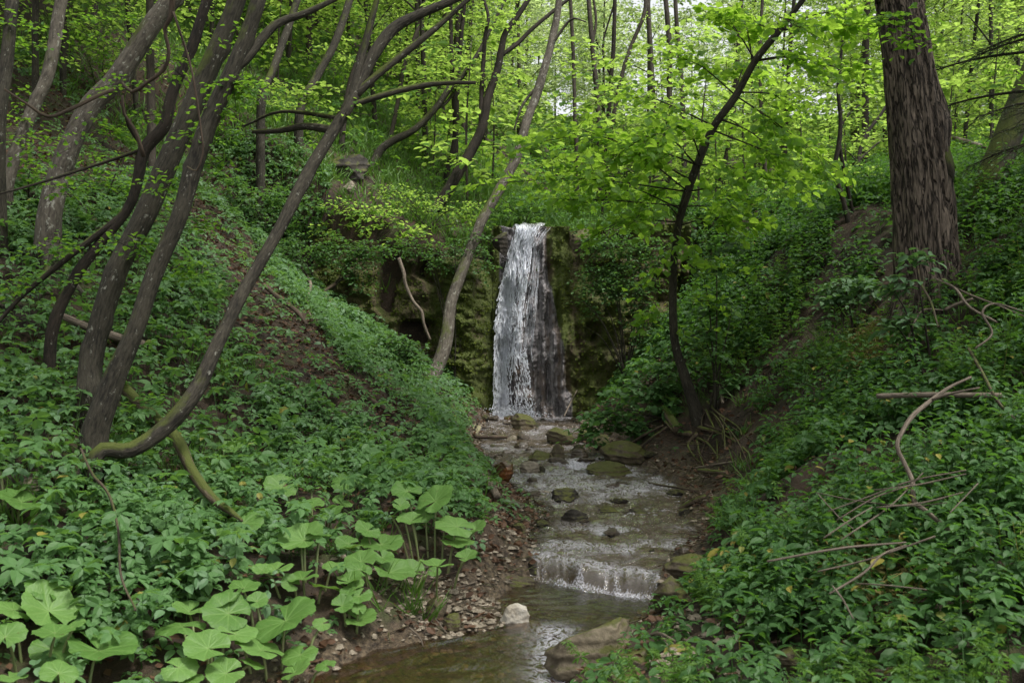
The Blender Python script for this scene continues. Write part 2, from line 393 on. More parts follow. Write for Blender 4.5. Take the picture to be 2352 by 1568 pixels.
def cliff_mat():
    m = NT('mossy_tufa_cliff'); p = m.pos(); vs = m.pos((6, 6, .9)); a = m.noise(p, 1.6, 7, .65, .3); b = m.noise(vs, 1., 5, .6); c = m.noise(p, 20, 6, .7)
    col = m.mix(m.ramp(a, (.36, 0.), (.66, 1.)), (.048, .036, .017), (.13, .098, .048))
    col = m.mix(m.ramp(c, (.45, 0.), (.72, .75)), col, (.020, .016, .009))
    moss = m.n('ShaderNodeAttribute', attribute_name='moss').outputs['Fac']
    f = m.math('ADD', moss, m.math('MULTIPLY', m.math('SUBTRACT', m.math('ADD', m.math('MULTIPLY', a, .6), m.math('MULTIPLY', b, .5)), .55), 2.))
    mc = m.mix(c, (.020, .038, .004), (.078, .096, .010)); col = m.mix(m.ramp(f, (.40, 0.), (.72, .95)), col, mc)
    wet = m.n('ShaderNodeAttribute', attribute_name='wet').outputs['Fac']
    fw = m.math('ADD', wet, m.math('MULTIPLY', m.math('SUBTRACT', b, .5), .9))
    vs2 = m.pos((26, 26, 1.2)); st = m.noise(vs2, 1., 4, .6)
    wc = m.mix(m.ramp(st, (.38, 0.), (.66, 1.)), (.075, .068, .070), (.27, .25, .255)); wm = m.ramp(fw, (.42, 0.), (.60, 1.))
    wc = m.mix(m.ramp(m.noise(vs, .7, 3), (.54, 0.), (.66, .6)), wc, (.13, .085, .055))
    col = m.mix(wm, col, wc)
    rough = m.math('SUBTRACT', .85, m.math('MULTIPLY', wm, .6))
    h = m.math('ADD', m.math('MULTIPLY', a, 1.2), m.math('MULTIPLY', c, .55))
    return m.done(m.bsdf(col, rough, m.bump(h, .9, .09), .4))
M['cliff'] = cliff_mat()

def water_mat():
    m = NT('stream_water'); p = m.pos((1, .55, 1)); foam = m.n('ShaderNodeAttribute', attribute_name='foam').outputs['Fac']; mud = m.n('ShaderNodeAttribute', attribute_name='mud').outputs['Fac']
    h = m.math('ADD', m.noise(p, 9, 4, .6, 1.2), m.math('MULTIPLY', m.noise(p, 38, 3, .6, .8), .35))
    rip = m.n('ShaderNodeAttribute', attribute_name='rip').outputs['Fac']
    bn = m.n('ShaderNodeBump'); m.lk(h, bn.inputs['Height']); m.lk(rip, bn.inputs['Strength']); bn.inputs['Distance'].default_value = .14; nor = bn.outputs[0]
    tr = m.n('ShaderNodeBsdfTransparent'); tr.inputs[0].default_value = (.62, .50, .36, 1)
    df = m.n('ShaderNodeBsdfDiffuse'); m.lk(m.mix(m.noise(p, 3, 3), (.048, .034, .019), (.115, .085, .050)), df.inputs[0])
    body = m.n('ShaderNodeMixShader'); m.lk(mud, body.inputs[0]); m.lk(tr.outputs[0], body.inputs[1]); m.lk(df.outputs[0], body.inputs[2])
    gl = m.n('ShaderNodeBsdfGlossy'); gl.inputs['Roughness'].default_value = .06; m.lk(nor, gl.inputs['Normal']); gl.inputs[0].default_value = (1, 1, 1, 1)
    fr = m.n('ShaderNodeFresnel'); fr.inputs[0].default_value = 1.75; m.lk(nor, fr.inputs[1])
    s = m.n('ShaderNodeMixShader'); m.lk(fr.outputs[0], s.inputs[0]); m.lk(body.outputs[0], s.inputs[1]); m.lk(gl.outputs[0], s.inputs[2])
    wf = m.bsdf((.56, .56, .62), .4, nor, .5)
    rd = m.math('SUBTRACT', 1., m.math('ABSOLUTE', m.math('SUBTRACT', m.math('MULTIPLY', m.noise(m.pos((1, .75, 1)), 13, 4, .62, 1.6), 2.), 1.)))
    sky_glint = m.n('ShaderNodeAttribute', attribute_name='sky_glint').outputs['Fac']
    glint_net = m.math('MULTIPLY', m.ramp(rd, (.80, 0.), (.98, .70)), sky_glint)  # pale lilac net: reflections of the sky painted into the water colour
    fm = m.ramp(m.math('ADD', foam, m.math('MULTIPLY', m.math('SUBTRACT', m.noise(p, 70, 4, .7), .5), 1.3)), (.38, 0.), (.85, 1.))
    fm = m.math('MULTIPLY', fm, m.math('GREATER_THAN', foam, .02)); fm = m.math('MAXIMUM', fm, glint_net)
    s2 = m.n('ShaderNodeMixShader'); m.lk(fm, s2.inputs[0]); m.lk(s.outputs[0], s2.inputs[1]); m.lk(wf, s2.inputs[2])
    return m.done(s2.outputs[0])
M['water'] = water_mat()
def fall_mat(name, veil):
    m = NT(name)
    b = m.bsdf((.86, .88, .93), .3, None, .5); t = m.n('ShaderNodeBsdfTranslucent'); t.inputs[0].default_value = (.75, .8, .88, 1)
    s = m.n('ShaderNodeMixShader'); s.inputs[0].default_value = .35; m.lk(b, s.inputs[1]); m.lk(t.outputs[0], s.inputs[2]); sh = s.outputs[0]
    if veil:
        v = m.n('ShaderNodeAttribute', attribute_name='veil').outputs['Fac']; p = m.pos((60, 10, 3.2)); n = m.noise(p, 1., 4, .65); fine = m.noise(m.pos((150, 30, 40)), 1., 3, .6)
        f = m.math('ADD', v, m.math('ADD', m.math('MULTIPLY', m.math('SUBTRACT', n, .5), 1.9), m.math('MULTIPLY', m.math('SUBTRACT', fine, .5), .9)))
        tr = m.n('ShaderNodeBsdfTransparent'); s2 = m.n('ShaderNodeMixShader'); m.lk(m.ramp(f, (.38, 0.), (.84, .92)), s2.inputs[0]); m.lk(tr.outputs[0], s2.inputs[1]); m.lk(sh, s2.inputs[2]); sh = s2.outputs[0]
    return m.done(sh)
M['fall'] = fall_mat('falling_water', False); M['veil'] = fall_mat('falling_water_veil', True)

def butterbur_mat():
    m = NT('butterbur_leaf'); g = m.n('ShaderNodeNewGeometry'); r = m.n('ShaderNodeObjectInfo').outputs['Random']; tc = m.n('ShaderNodeTexCoord').outputs['Object']
    vein = m.n('ShaderNodeAttribute', attribute_name='vein').outputs['Fac']
    col = m.mix(r, (.062, .138, .028), (.110, .208, .052)); col = m.mix(m.math('MULTIPLY', m.noise(tc, 14, 4), .5), col, (.050, .115, .015))
    col = m.mix(m.math('MULTIPLY', vein, .38), col, (.21, .33, .10))
    col = m.mix(m.ramp(m.noise(g.outputs['Position'], 22, 3, .6), (.69, 0.), (.71, .8)), col, (.06, .045, .015))
    h = m.math('ADD', m.math('MULTIPLY', vein, -1.), m.math('MULTIPLY', m.noise(tc, 30, 3), .5))
    b = m.bsdf(col, .5, m.bump(h, .4, .008), .25); t = m.n('ShaderNodeBsdfTranslucent'); t.inputs[0].default_value = (.20, .36, .05, 1)
    s = m.n('ShaderNodeMixShader'); s.inputs[0].default_value = .25; m.lk(b, s.inputs[1]); m.lk(t.outputs[0], s.inputs[2]); return m.done(s.outputs[0])
M['butterbur'] = butterbur_mat()
_m = NT('butterbur_stalk'); M['stalk'] = _m.done(_m.bsdf(_m.mix(_m.noise(_m.pos(), 20, 3), (.10, .17, .05), (.16, .14, .07)), .5))

# ------------------------------------------------------------------ camera, sky, sun
cam = bpy.data.cameras.new('camera'); co = bpy.data.objects.new('camera', cam); C.objects.link(co)
cam.lens = 35; cam.sensor_width = 36; cam.clip_end = 2000; cam.clip_start = .05
co.location = CAM; co.rotation_euler = (math.pi/2-PITCH, 0, 0)
cam.dof.use_dof = True; cam.dof.focus_distance = 15.0; cam.dof.aperture_fstop = 5.0
sc = bpy.context.scene; sc.camera = co
SUN_EL, SUN_AZ = math.radians(66), math.radians(118)        # azimuth from +Y towards +X
w = bpy.data.worlds.new('World'); sc.world = w; w.use_nodes = True; nt = w.node_tree; bg = nt.nodes['Background']
sky = nt.nodes.new('ShaderNodeTexSky'); sky.sky_type = 'NISHITA'; sky.sun_disc = False; sky.sun_elevation = SUN_EL; sky.sun_rotation = SUN_AZ
sky.dust_density = 4; sky.air_density = 1.2
hs = nt.nodes.new('ShaderNodeHueSaturation'); hs.inputs['Saturation'].default_value = .15
nt.links.new(sky.outputs[0], hs.inputs['Color']); nt.links.new(hs.outputs[0], bg.inputs[0]); bg.inputs[1].default_value = .115
sd = bpy.data.lights.new('sun', 'SUN'); sd.energy = 2.0; sd.angle = math.radians(12); sd.color = (1, .96, .90)
so = bpy.data.objects.new('sun', sd); C.objects.link(so)
dv = Vector((math.sin(SUN_AZ)*math.cos(SUN_EL), math.cos(SUN_AZ)*math.cos(SUN_EL), math.sin(SUN_EL))); so.rotation_euler = dv.to_track_quat('Z', 'Y').to_euler(); so.location = (0, 0, 40)
vs_ = sc.view_settings; vs_.view_transform = 'Standard'; vs_.look = 'None'; vs_.gamma = 1; vs_.exposure = 1.22; vs_.use_curve_mapping = False
sc.cycles.max_bounces = 7; sc.cycles.diffuse_bounces = 3; sc.cycles.transparent_max_bounces = 8; sc.cycles.sample_clamp_indirect = 4.0
# ------------------------------------------------------------------ the setting
def axis(lo, hi, st, far, g=1.16):
    a = list(np.arange(lo, hi, st)); s = st
    while a[-1] < far[1]: s *= g; a.append(a[-1]+s)
    s = st
    while a[0] > far[0]: s *= g; a.insert(0, a[0]-s)
    return np.array(a)
gx, gy = axis(-7, 7, .065, (-260, 260)), axis(3.6, 19, .065, (-60, 420))
X, Y = np.meshgrid(gx, gy, indexing='xy'); Z = terrain(X, Y)
n0, n1 = X.shape; i, j = np.meshgrid(np.arange(n0-1), np.arange(n1-1), indexing='ij')
Q = np.stack((i*n1+j, i*n1+j+1, (i+1)*n1+j+1, (i+1)*n1+j), -1).reshape(-1, 4)
out = np.maximum(eL(Y)-X, X-eR(Y)); wet = sm(.45, .05, out)*sm(17.3, 16.8, Y)
wet = np.maximum(wet, np.exp(-((X+.45)/.45)**2-((Y-6.75)/.6)**2)*.7)
tag(mk('ground', np.stack((X, Y, Z), -1).reshape(-1, 3), Q, M['ground'], attrs={'wet': wet.ravel()}), 'dark leaf strewn soil of the ravine and hillside', 'ground', kind='structure')

# stream: a sheet between its banks, following the little cascade and riffles
ys = np.concatenate((np.arange(-4, 5, .2), np.arange(5, 6.7, .03), np.arange(6.7, 8, .012), np.arange(8, 17.25, .03))); us = np.linspace(0, 1, 110)
YY, UU = np.meshgrid(ys, us, indexing='ij'); Lb, Rb = eL(YY)-.22, eR(YY)+.22; XX = Lb+(Rb-Lb)*UU
zw = zwater(np.clip(XX, eL(YY), eR(YY)), YY); yc = ycas(XX)
up = sm(0, .25, YY-yc); ripA = .004+.013*up*sm(-.2, .4, fbm(XX*.8, YY*.8, seed=61)+.35)
ripA = ripA*(1+.8*np.exp(-((YY-12.0)/.35)**2)+.8*np.exp(-((YY-14.8)/.4)**2))
ridge = 1-np.abs(fbm(XX*4.2+.7*vn(XX*2, YY*2), YY*6.5, o=3, seed=63)); zz = zw+ripA*(ridge-.6)*2.8+.0015*vn(XX*30, YY*30)
casc = ((YY > yc-.03) & (YY < yc+.2)); zz = zz+np.where(casc, .022*vn(XX*14, YY*2, seed=70)+.010*vn(XX*40, YY*2, seed=71), 0)
near = sm(.24, .0, (yc-YY)+.05*vn(XX*6, 2.))*(YY < yc+.02); foam = near*(.50+.35*vn(XX*3, YY*3, seed=8))*sm(.0, .25, XX)
foam = np.maximum(foam, np.where(casc, .34+.30*vn(XX*26, YY*1.2, seed=9)+.16*vn(XX*70, YY*2, seed=19), 0)*sm(.05, .25, XX))
foam = np.maximum(foam, .55*up*sm(.15, .45, ridge-.55)*sm(-.25, .4, fbm(XX*1.1, YY*1.1, seed=75)))  # besides real foam: white flecks painted on wave crests as highlights
c2 = np.exp(-((YY-11.95)/.28)**2)*np.exp(-((XX-.78)/.24)**2); foam = np.maximum(foam, .75*c2)
foam = np.maximum(foam, .85*np.exp(-((YY-16.75)/.28)**2)*np.exp(-((XX-.05)/.36)**4)); foam = np.maximum(foam, .55*np.exp(-((YY-14.8)/.3)**2)*np.exp(-((XX-.3)/.25)**2)); foam = np.maximum(foam, .55*np.exp(-((YY-16.75)/.25)**2)*sm(.6, .3, XX))
sky_glint = np.clip(.30+1.1*np.exp(-((YY-11.2)/.75)**2)+1.0*np.exp(-((YY-8.35)/.38)**2)+.5*np.exp(-((YY-9.6)/.3)**2)+.8*np.exp(-((YY-16)/.8)**2)+.5*np.exp(-((YY-13.6)/.4)**2), 0, 1.0)*up*(.65+.7*sm(-.2, .5, fbm(XX*2.3, YY*1.7, seed=79)))
sky_glint = np.maximum(sky_glint, .9*np.exp(-((YY-12.05)/.35)**2)*up); sky_glint = sky_glint*sm(-.25, .35, fbm(XX*1.6, YY*2.6, seed=77)+.15)*sm(-.05, .12, np.minimum(XX-eL(YY), eR(YY)-XX)); sky_glint = np.maximum(sky_glint, .8*np.exp(-((YY-yc-.22)/.10)**2)); sky_glint = np.maximum(sky_glint, .7*np.exp(-((XX-.25-.05*(YY-6))/.13)**2)*sm(6.7, 6.4, YY))  # also paints the reflection along the ledge lip and glints on the pool
mud = .15+.42*up*sm(.0, .25, np.minimum(XX-eL(YY), eR(YY)-XX)+.1); mud = np.where(YY < 6.9, .10, mud); mud = np.where(casc, .55, mud)
rip = .12+.75*up+.5*near
A_, B_ = XX.shape; i, j = np.meshgrid(np.arange(A_-1), np.arange(B_-1), indexing='ij')
Q = np.stack((i*B_+j, i*B_+j+1, (i+1)*B_+j+1, (i+1)*B_+j), -1).reshape(-1, 4)
tag(mk('stream', np.stack((XX, YY, zz), -1).reshape(-1, 3), Q, M['water'], attrs={'foam': foam.ravel(), 'mud': mud.ravel(), 'rip': rip.ravel(), 'sky_glint': sky_glint.ravel()}),
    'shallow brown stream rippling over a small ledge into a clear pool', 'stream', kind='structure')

# the cliff behind the falls
xs = np.linspace(-3.3, 3.0, 420); vs = np.linspace(0, 1, 330); XC, VC = np.meshgrid(xs, vs, indexing='ij')
zb = np.minimum(hlow(XC, ycl(XC)-.1), 3.4)-.35; zt = np.maximum(hup(XC, ycl(XC)+.3)+.03, zb+.5); zt = np.minimum(zt, 3.70+.05*vn(XC*3, 1.)-.38*sm(-.55, -1.0, XC)+.10*vn(XC*1.6, 5.)*sm(-.7, -1.2, XC))
zt = zt-.12*np.exp(-((XC-.24)/.22)**2)
vw = np.clip(VC/.94, 0, 1); ZC = zb+(zt-zb)*vw; back = np.clip((VC-.94)/.06, 0, 1)
led = sm(.25, .75, (ZC*1.35+.35*vn(XC*.9, ZC*.4, seed=3)) % 1.0)
YC = ycl(XC)+.03-.10*fbm(XC*1.5, ZC*1.2, 0, o=3, seed=80)-.07*fbm(XC*6, ZC*4.5, o=4, seed=84)-.05*led*sm(.9, 1.3, np.abs(XC-.2))+.10*sm(.5, 1, vw)*sm(.2, -.3, vw-1)
bul = np.exp(-((XC+.85)/.45)**4)*sm(3.35, 2.9, ZC); tuft = np.abs(vn(XC*5.5, ZC*9, seed=90)); YC = YC-bul*(.32*np.sin(np.clip((ZC-.3)/2.9, 0, 1)*math.pi)**.6+.09*tuft)
rec = np.exp(-((XC+.12)/.16)**2); YC = YC+.22*rec*sm(3.3, 2.6, ZC)                      # groove left of the fall
flute = np.exp(-((XC-.62)/.3)**2); YC = YC-.10*flute*(.5+.5*np.sin(XC*38))*sm(3.6, 3.2, ZC)-.06*sm(.35, .6, XC)*sm(1.3, .9, XC)*sm(2.0, 1.8, ZC)
hole = sm(.30, .62, vn(XC*2.6, ZC*1.9, seed=95))*sm(1.1, 1.6, np.abs(XC)); YC = YC+.35*hole
tuft2 = np.abs(vn(XC*3.5, ZC*6, seed=97)); YC = YC-.10*tuft2*sm(.9, 1.5, np.abs(XC-.1))
YC = YC+back*(.75)+.0; ZC = ZC+back*.05-.02*sm(.7, 1, back)*3
moss = .42+.12*sm(-1.2, -1.6, XC)+.45*bul*(.4+.6*tuft*2)+.55*np.exp(-((XC+.30)/.13)**2)+.62*np.exp(-((XC-.83)/.13)**2)*sm(1.2, 1.9, ZC)+.25*sm(.9, 1.3, XC)*sm(2.4, 1.5, XC)+.5*np.exp(-((XC-.44)/.035)**2)*sm(2.0, 2.6, ZC)
moss = moss+.4*sm(3.3, 3.7, ZC)*sm(.6, .9, np.abs(XC-.2))+0*XC
wet = 1.25*np.exp(-(np.abs((XC-.55+.16*sm(1, 3.4, ZC))/(.36-.15*sm(1.2, 3.2, ZC)))**4))*1.0; wet = np.maximum(wet, np.exp(-((XC-.05)/.30)**4)); wet = np.maximum(wet, .9*np.exp(-((XC-.85)/.18)**4)*sm(1.1, .7, ZC))
A_, B_ = XC.shape; i, j = np.meshgrid(np.arange(A_-1), np.arange(B_-1), indexing='ij'); Q = np.stack((i*B_+j, (i+1)*B_+j, (i+1)*B_+j+1, i*B_+j+1), -1).reshape(-1, 4)
tag(mk('cliff', np.stack((XC, YC, ZC), -1).reshape(-1, 3), Q, M['cliff'], attrs={'moss': moss.ravel(), 'wet': wet.ravel()}), 'mossy brown rock wall that the waterfall drops over', 'cliff', kind='structure')
def cliff_y(x, z):
    """front of the cliff at (x, z)"""
    i = int(np.clip(np.searchsorted(xs, x), 0, len(xs)-1)); k = int(np.argmin(np.abs(ZC[i]-z))); return float(YC[i, k])
CLY = np.array([[cliff_y(a, b) for b in np.linspace(.3, 3.8, 36)] for a in np.linspace(-.4, .9, 53)])
def cly(x, z):
    a = np.clip(((np.asarray(x)+.4)/1.3*52).astype(int), 0, 52); b = np.clip(((np.asarray(z)-.3)/3.5*35).astype(int), 0, 35); return CLY[a, b]

# the waterfall: a veil on the rock plus many separate falling strands and drops
def fallx(s, v):
    l = np.interp(v, [512, 535, 560, 640, 700, 760, 958], [1180, 1182, 1175, 1157, 1143, 1138, 1136])
    r = np.interp(v, [512, 535, 560, 640, 700, 760, 810, 958], [1258, 1236, 1226, 1219, 1213, 1207, 1203, 1226]); return l+(r-l)*s
def fdep(u, v):
    x = (u-1176)/F*17; z = 2-(v-740)/F*17; return cly(x, z)-.05-.10*sm(530, 640, v)*sm(1, 0, (v-560)/700)
vv = np.linspace(506, 962, 150); ss = np.linspace(-.04, 1.05, 60); VV, SS = np.meshgrid(vv, ss, indexing='ij'); UU = fallx(SS, VV); D = fdep(UU, VV)
K = np.ones(9)/9
for c in range(D.shape[1]): D[:, c] = np.convolve(np.pad(D[:, c], 4, 'edge'), K, 'valid')
D = np.minimum(D, np.minimum.accumulate(D+.03, axis=0)); rays = np.stack([ray(a, b) for a, b in zip(UU.ravel(), VV.ravel())]); PF = CAM+rays*D.ravel()[:, None]
lip = VV < 522; PF[:, 1] += np.where(lip.ravel(), (522-VV.ravel())*.03, 0); PF[:, 2] += .035*fbm(PF[:, 0]*9, PF[:, 1]*3, seed=4)*sm(545, 515, VV.ravel())
veil = np.exp(-((SS-.28)/.26)**2)*.70+.22*np.exp(-((SS-.70)/.13)**2)*sm(830, 780, VV)+.12
veil = np.where(VV > 790, veil*(1-sm(790, 850, VV)*sm(.28, .45, SS)*.95)+.22*np.exp(-((SS-np.interp(VV, [790, 958], [.6, .95]))/.10)**2), veil)
veil = np.maximum(veil, .55*sm(530, 516, VV)); veil = veil*sm(-.04, .05, SS)*sm(1.05, .92, SS)
B_ = len(ss); i, j = np.meshgrid(np.arange(len(vv)-1), np.arange(B_-1), indexing='ij'); Q = np.stack((i*B_+j, i*B_+j+1, (i+1)*B_+j+1, (i+1)*B_+j), -1).reshape(-1, 4)
parts = [(PF, [Q], 0)]; nv = [veil.ravel()]
def fp(u, v, d): return CAM+np.stack([ray(a, b) for a, b in zip(u, v)])*np.asarray(d)[:, None]
n = 9500; s0 = np.where(rng.random(n) < .70, rng.normal(.26, .17, n), rng.normal(.68, .12, n)); s0 = np.clip(s0, -.03, 1.03)
v0 = rng.uniform(515, 945, n); keep = ~((v0 > 820) & (s0 > .38) & (rng.random(n) < .84)); s0, v0 = s0[keep], v0[keep]; n = len(s0)
cl_ = vn(s0*14, v0*.012, seed=5)+.5*vn(s0*40, v0*.05, seed=6); kk = cl_ > rng.uniform(-1.1, .5, n); s0, v0 = s0[kk], v0[kk]; n = len(s0); ln = rng.gamma(1.4, 5.5, n)+2; v1 = np.minimum(v0+ln, 962); wd = rng.uniform(.25, 1.0, n)*17/F
jit = rng.normal(0, .022, n); off = rng.uniform(0, .16, n)
u0, u1 = fallx(s0, v0), fallx(s0+jit, v1); d0, d1 = fdep(u0, v0)-off, fdep(u1, v1)-off-.01
parts.append(prism(fp(u0, v0, d0), fp(u1, v1, d1), wd*.6, wd)[:2]+(1,)); nv.append(np.zeros(6*n))
n = 260; s0 = rng.uniform(.98, 1.30, n); v0 = rng.uniform(520, 800, n); v1 = v0+rng.gamma(1.6, 9, n)+3; wd = rng.uniform(.15, .5, n)*17/F; u0, u1 = fallx(s0, v0), fallx(s0+.01*rng.normal(size=n), v1)
parts.append(prism(fp(u0, v0, cly((u0-1176)/F*17, 2-(v0-740)/F*17)-.02), fp(u1, v1, cly((u1-1176)/F*17, 2-(v1-740)/F*17)-.02), wd*.6, wd)[:2]+(1,)); nv.append(np.zeros(6*n))
# arcs splashing out at the lower ledge, and drops
n = 500; t = rng.random(n); sgn = np.where(rng.random(n) < .75, 1, -1); u0 = 1188+sgn*rng.uniform(0, 1, n)**.7*np.where(sgn > 0, 20, 14)+18*t*sgn; v0 = 806+150*t**1.4+rng.normal(0, 5, n)
P0 = fp(u0, v0, fdep(u0, v0)-.12); P1 = P0+np.stack((sgn*.006+0*t, 0*t, -rng.uniform(.01, .05, n)), -1); parts.append(prism(P0, P1, rng.uniform(.002, .006, n), rng.uniform(.003, .008, n))[:2]+(1,)); nv.append(np.zeros(6*n))
n = 1100; u0 = rng.normal(1183, 32, n); v0 = 962-np.abs(rng.normal(0, 15, n)); P0 = fp(u0, v0, 16.7+0*u0); P1 = P0+rng.normal(size=(n, 3))*.01; parts.append(prism(P0, P1, rng.uniform(.003, .007, n), rng.uniform(.003, .006, n))[:2]+(1,)); nv.append(np.zeros(6*n))
V, f, mi = cat_(parts)
tag(mk('waterfall', V, f, [M['veil'], M['fall']], midx=mi, attrs={'veil': np.concatenate(nv)}), 'white waterfall streaming down the mossy cliff into the stream', 'waterfall', kind='structure')
# the thin second trickle on the grey rock beside it

# tufts of moss and small ferny growth clinging to the wall, and roots hanging from its rim
n = 16000; ii = rng.integers(6, XC.shape[0]-6, n); jj = rng.integers(4, int(XC.shape[1]*.95), n); gm = moss[ii, jj]+.5*fbm(XC[ii, jj]*2.2, ZC[ii, jj]*2.2, seed=181)-.8*np.clip(wet[ii, jj], 0, 1); k = gm > rng.uniform(.15, .9, n); ii, jj = ii[k], jj[k]; n = len(ii)
Pm = np.stack((XC[ii, jj], YC[ii, jj], ZC[ii, jj]), -1); A = rnd(n)*np.array((.8, .3, .5))+np.array((0, -.5, -.75))
M['mossleaf'] = leaf_mat('moss_tuft', (.024, .042, .004), (.078, .098, .010), (.10, .13, .01), .2, .7, .15, patch=3.)
tag(foliage('moss_tufts', [leaves(Pm, A, np.array((0, -1, .5))+.4*rnd(n), rng.uniform(.018, .055, n), T_RDC)], [M['mossleaf']]), 'dark green moss tufts clinging to the cliff beside the waterfall', 'moss', kind='stuff')
n = 150; x = np.where(rng.random(n) < .75, rng.uniform(-2.6, -.7, n), rng.uniform(.9, 2.2, n)); q = np.clip(np.searchsorted(xs, x), 0, len(xs)-1); j0 = int(XC.shape[1]*.935); P0 = np.stack((x, YC[q, j0]-.02, ZC[q, j0]), -1); L_ = rng.uniform(.12, .55, n)
P1 = P0+np.stack((.05*rng.normal(size=n), -.10+.05*rng.normal(size=n), -.45*L_), -1); P2 = P1+np.stack((.06*rng.normal(size=n), .03*rng.normal(size=n), -.55*L_), -1); w0 = rng.uniform(.002, .006, n)
V, f, m_ = cat_([prism(P0, P1, w0, w0*.8)[:2]+(0,), prism(P1, P2, w0*.8, w0*.3)[:2]+(0,)])
tag(mk('hanging_roots', V, f, M['deaddark'], attrs={'bark': V}), 'fringe of thin roots hanging from the rim of the cliff', 'roots', kind='stuff')
# ------------------------------------------------------------------ trees
def path_px(pts, d0, d1, root=None):
    n = len(pts); L = np.concatenate(([0], np.cumsum([math.hypot(pts[k+1][0]-pts[k][0], pts[k+1][1]-pts[k][1]) for k in range(n-1)]))); L /= L[-1]
    P = np.array([at(u, v, d0+(d1-d0)*t) for (u, v, w_), t in zip(pts, L)]); R = np.array([w_*(d0+(d1-d0)*t)/F/2 for (u, v, w_), t in zip(pts, L)])
    if root is not None: P[0] = root
    return P, R
def extend(P, R, length, bend=.35, taper=.45):
    T = nrm(P[-1]-P[-2]); T2 = nrm(T+UP*bend); k = np.array((.5, 1.))[:, None]
    return np.vstack((P, P[-1]+T*length*.5, P[-1]+T*length*.5+T2*length*.5)), np.concatenate((R, R[-1]*np.array((1-(1-taper)*.5, taper))))
def clump(c, r, n, L, m, s, flat=.5, **kw):
    """sprays spread through an ellipsoid about c, growing outward"""
    q = nrm(rnd(n))*rng.uniform(.25, 1, (n, 1))**.6; O = np.asarray(c)+q*np.asarray(r)
    D = q*np.array((1, 1, .25))+.5*rnd(n)*np.array((1, 1, .25)); return sprays(O-nrm(D)*L*.5, D, rng.uniform(.7, 1.2, n)*L, m, s, **kw)
def crown_px(cl, d, s, m=10, L=.45, **kw):
    out = []
    for u, v, ru, rv, n, *dd in cl:
        dc = d+(dd[0] if dd else 0); out += clump(at(u, v, dc), (ru*dc/F, .35*(ru+rv)*dc/F, rv*dc/F), n, L, m, s, **kw)
    return out
def tree(name, label, pts, mat, d=None, dtop=0., sides=14, ext=3., group=None, flare=.5, branches=(), clumps=(), leaf='crown', s=.07, L=.4, m=10, over=None, step=.12, T=T_RDC, roots=0, **kw):
    g = hit(pts[0][0], pts[0][1]) if d is None else None
    d0 = g[1] if d is None else d
    P, R = path_px(pts, d0, d0+dtop)
    z = ground(P[0, 0], P[0, 1]); base = P[0].copy(); base[2] = min(z, base[2])
    P = np.vstack((np.array((P[0, 0]-(P[1, 0]-P[0, 0])*.1, P[0, 1], min(z, P[0, 2])-.22)), P)); R = np.concatenate((R[:1]*1.08, R))
    if ext: P, R = extend(P, R, ext)
    t = thing(name, label, 'tree', base, group)
    tubes_obj('trunk', [(P, R)], mat, t, sides=sides, step=step, flare=flare, knots=(2.6 if sides > 12 and sides < 60 else 0), **kw)
    if roots:
        rs = []
        for k in range(roots):
            a = 6.28*k/roots+rng.uniform(-.5, .5); ln_ = rng.uniform(.35, .8); dv_ = np.array((math.cos(a), math.sin(a), 0)); q = [P[1]*np.array((1, 1, 0))+dv_*R[1]*.5+UP*(z+.16)]
            for f_ in (.4, .7, 1.): e = P[1]+dv_*(R[1]*.6+ln_*f_)+rng.normal(0, .04, 3); e[2] = ground(e[0], e[1])+.035-.07*f_; q.append(e)
            rs.append((q, [R[1]*.42, R[1]*.30, R[1]*.2, R[1]*.08]))
        for q in rs: tubes_obj('root', [q], mat, t, sides=8, step=.05, rough=.2)
    tips = []
    for b, bd in branches:                       # b: layout points, bd: depth change at the tip
        bp, br = path_px(b, d0+dtop*.6, d0+dtop*.6+bd)
        k = np.argmin(np.linalg.norm(P-bp[0], axis=1)); S = spline(P, .05); S = S[np.argmin(np.linalg.norm(np.stack(project(S)[:2], 1)-np.array(b[0][:2]), axis=1))]
        bp = bp+(S-bp[0])*np.linspace(1, 0, len(bp))[:, None]
        tubes_obj('branch', [(bp, br)], mat, t, sides=8, step=.12); tips.append(bp)
    parts = crown_px(clumps, d0+dtop*.7, s, m, L, T=T)
    if over: 
        for (ox, oy, oz, r, n, so) in over: parts += clump(P[-1]+np.array((ox, oy, oz)), (r, r, r*.5), n, .7, 12, so, T=T)
    if parts: foliage('crown', parts, [M[leaf], M['twigbark']], t)
    return t, P, R, d0

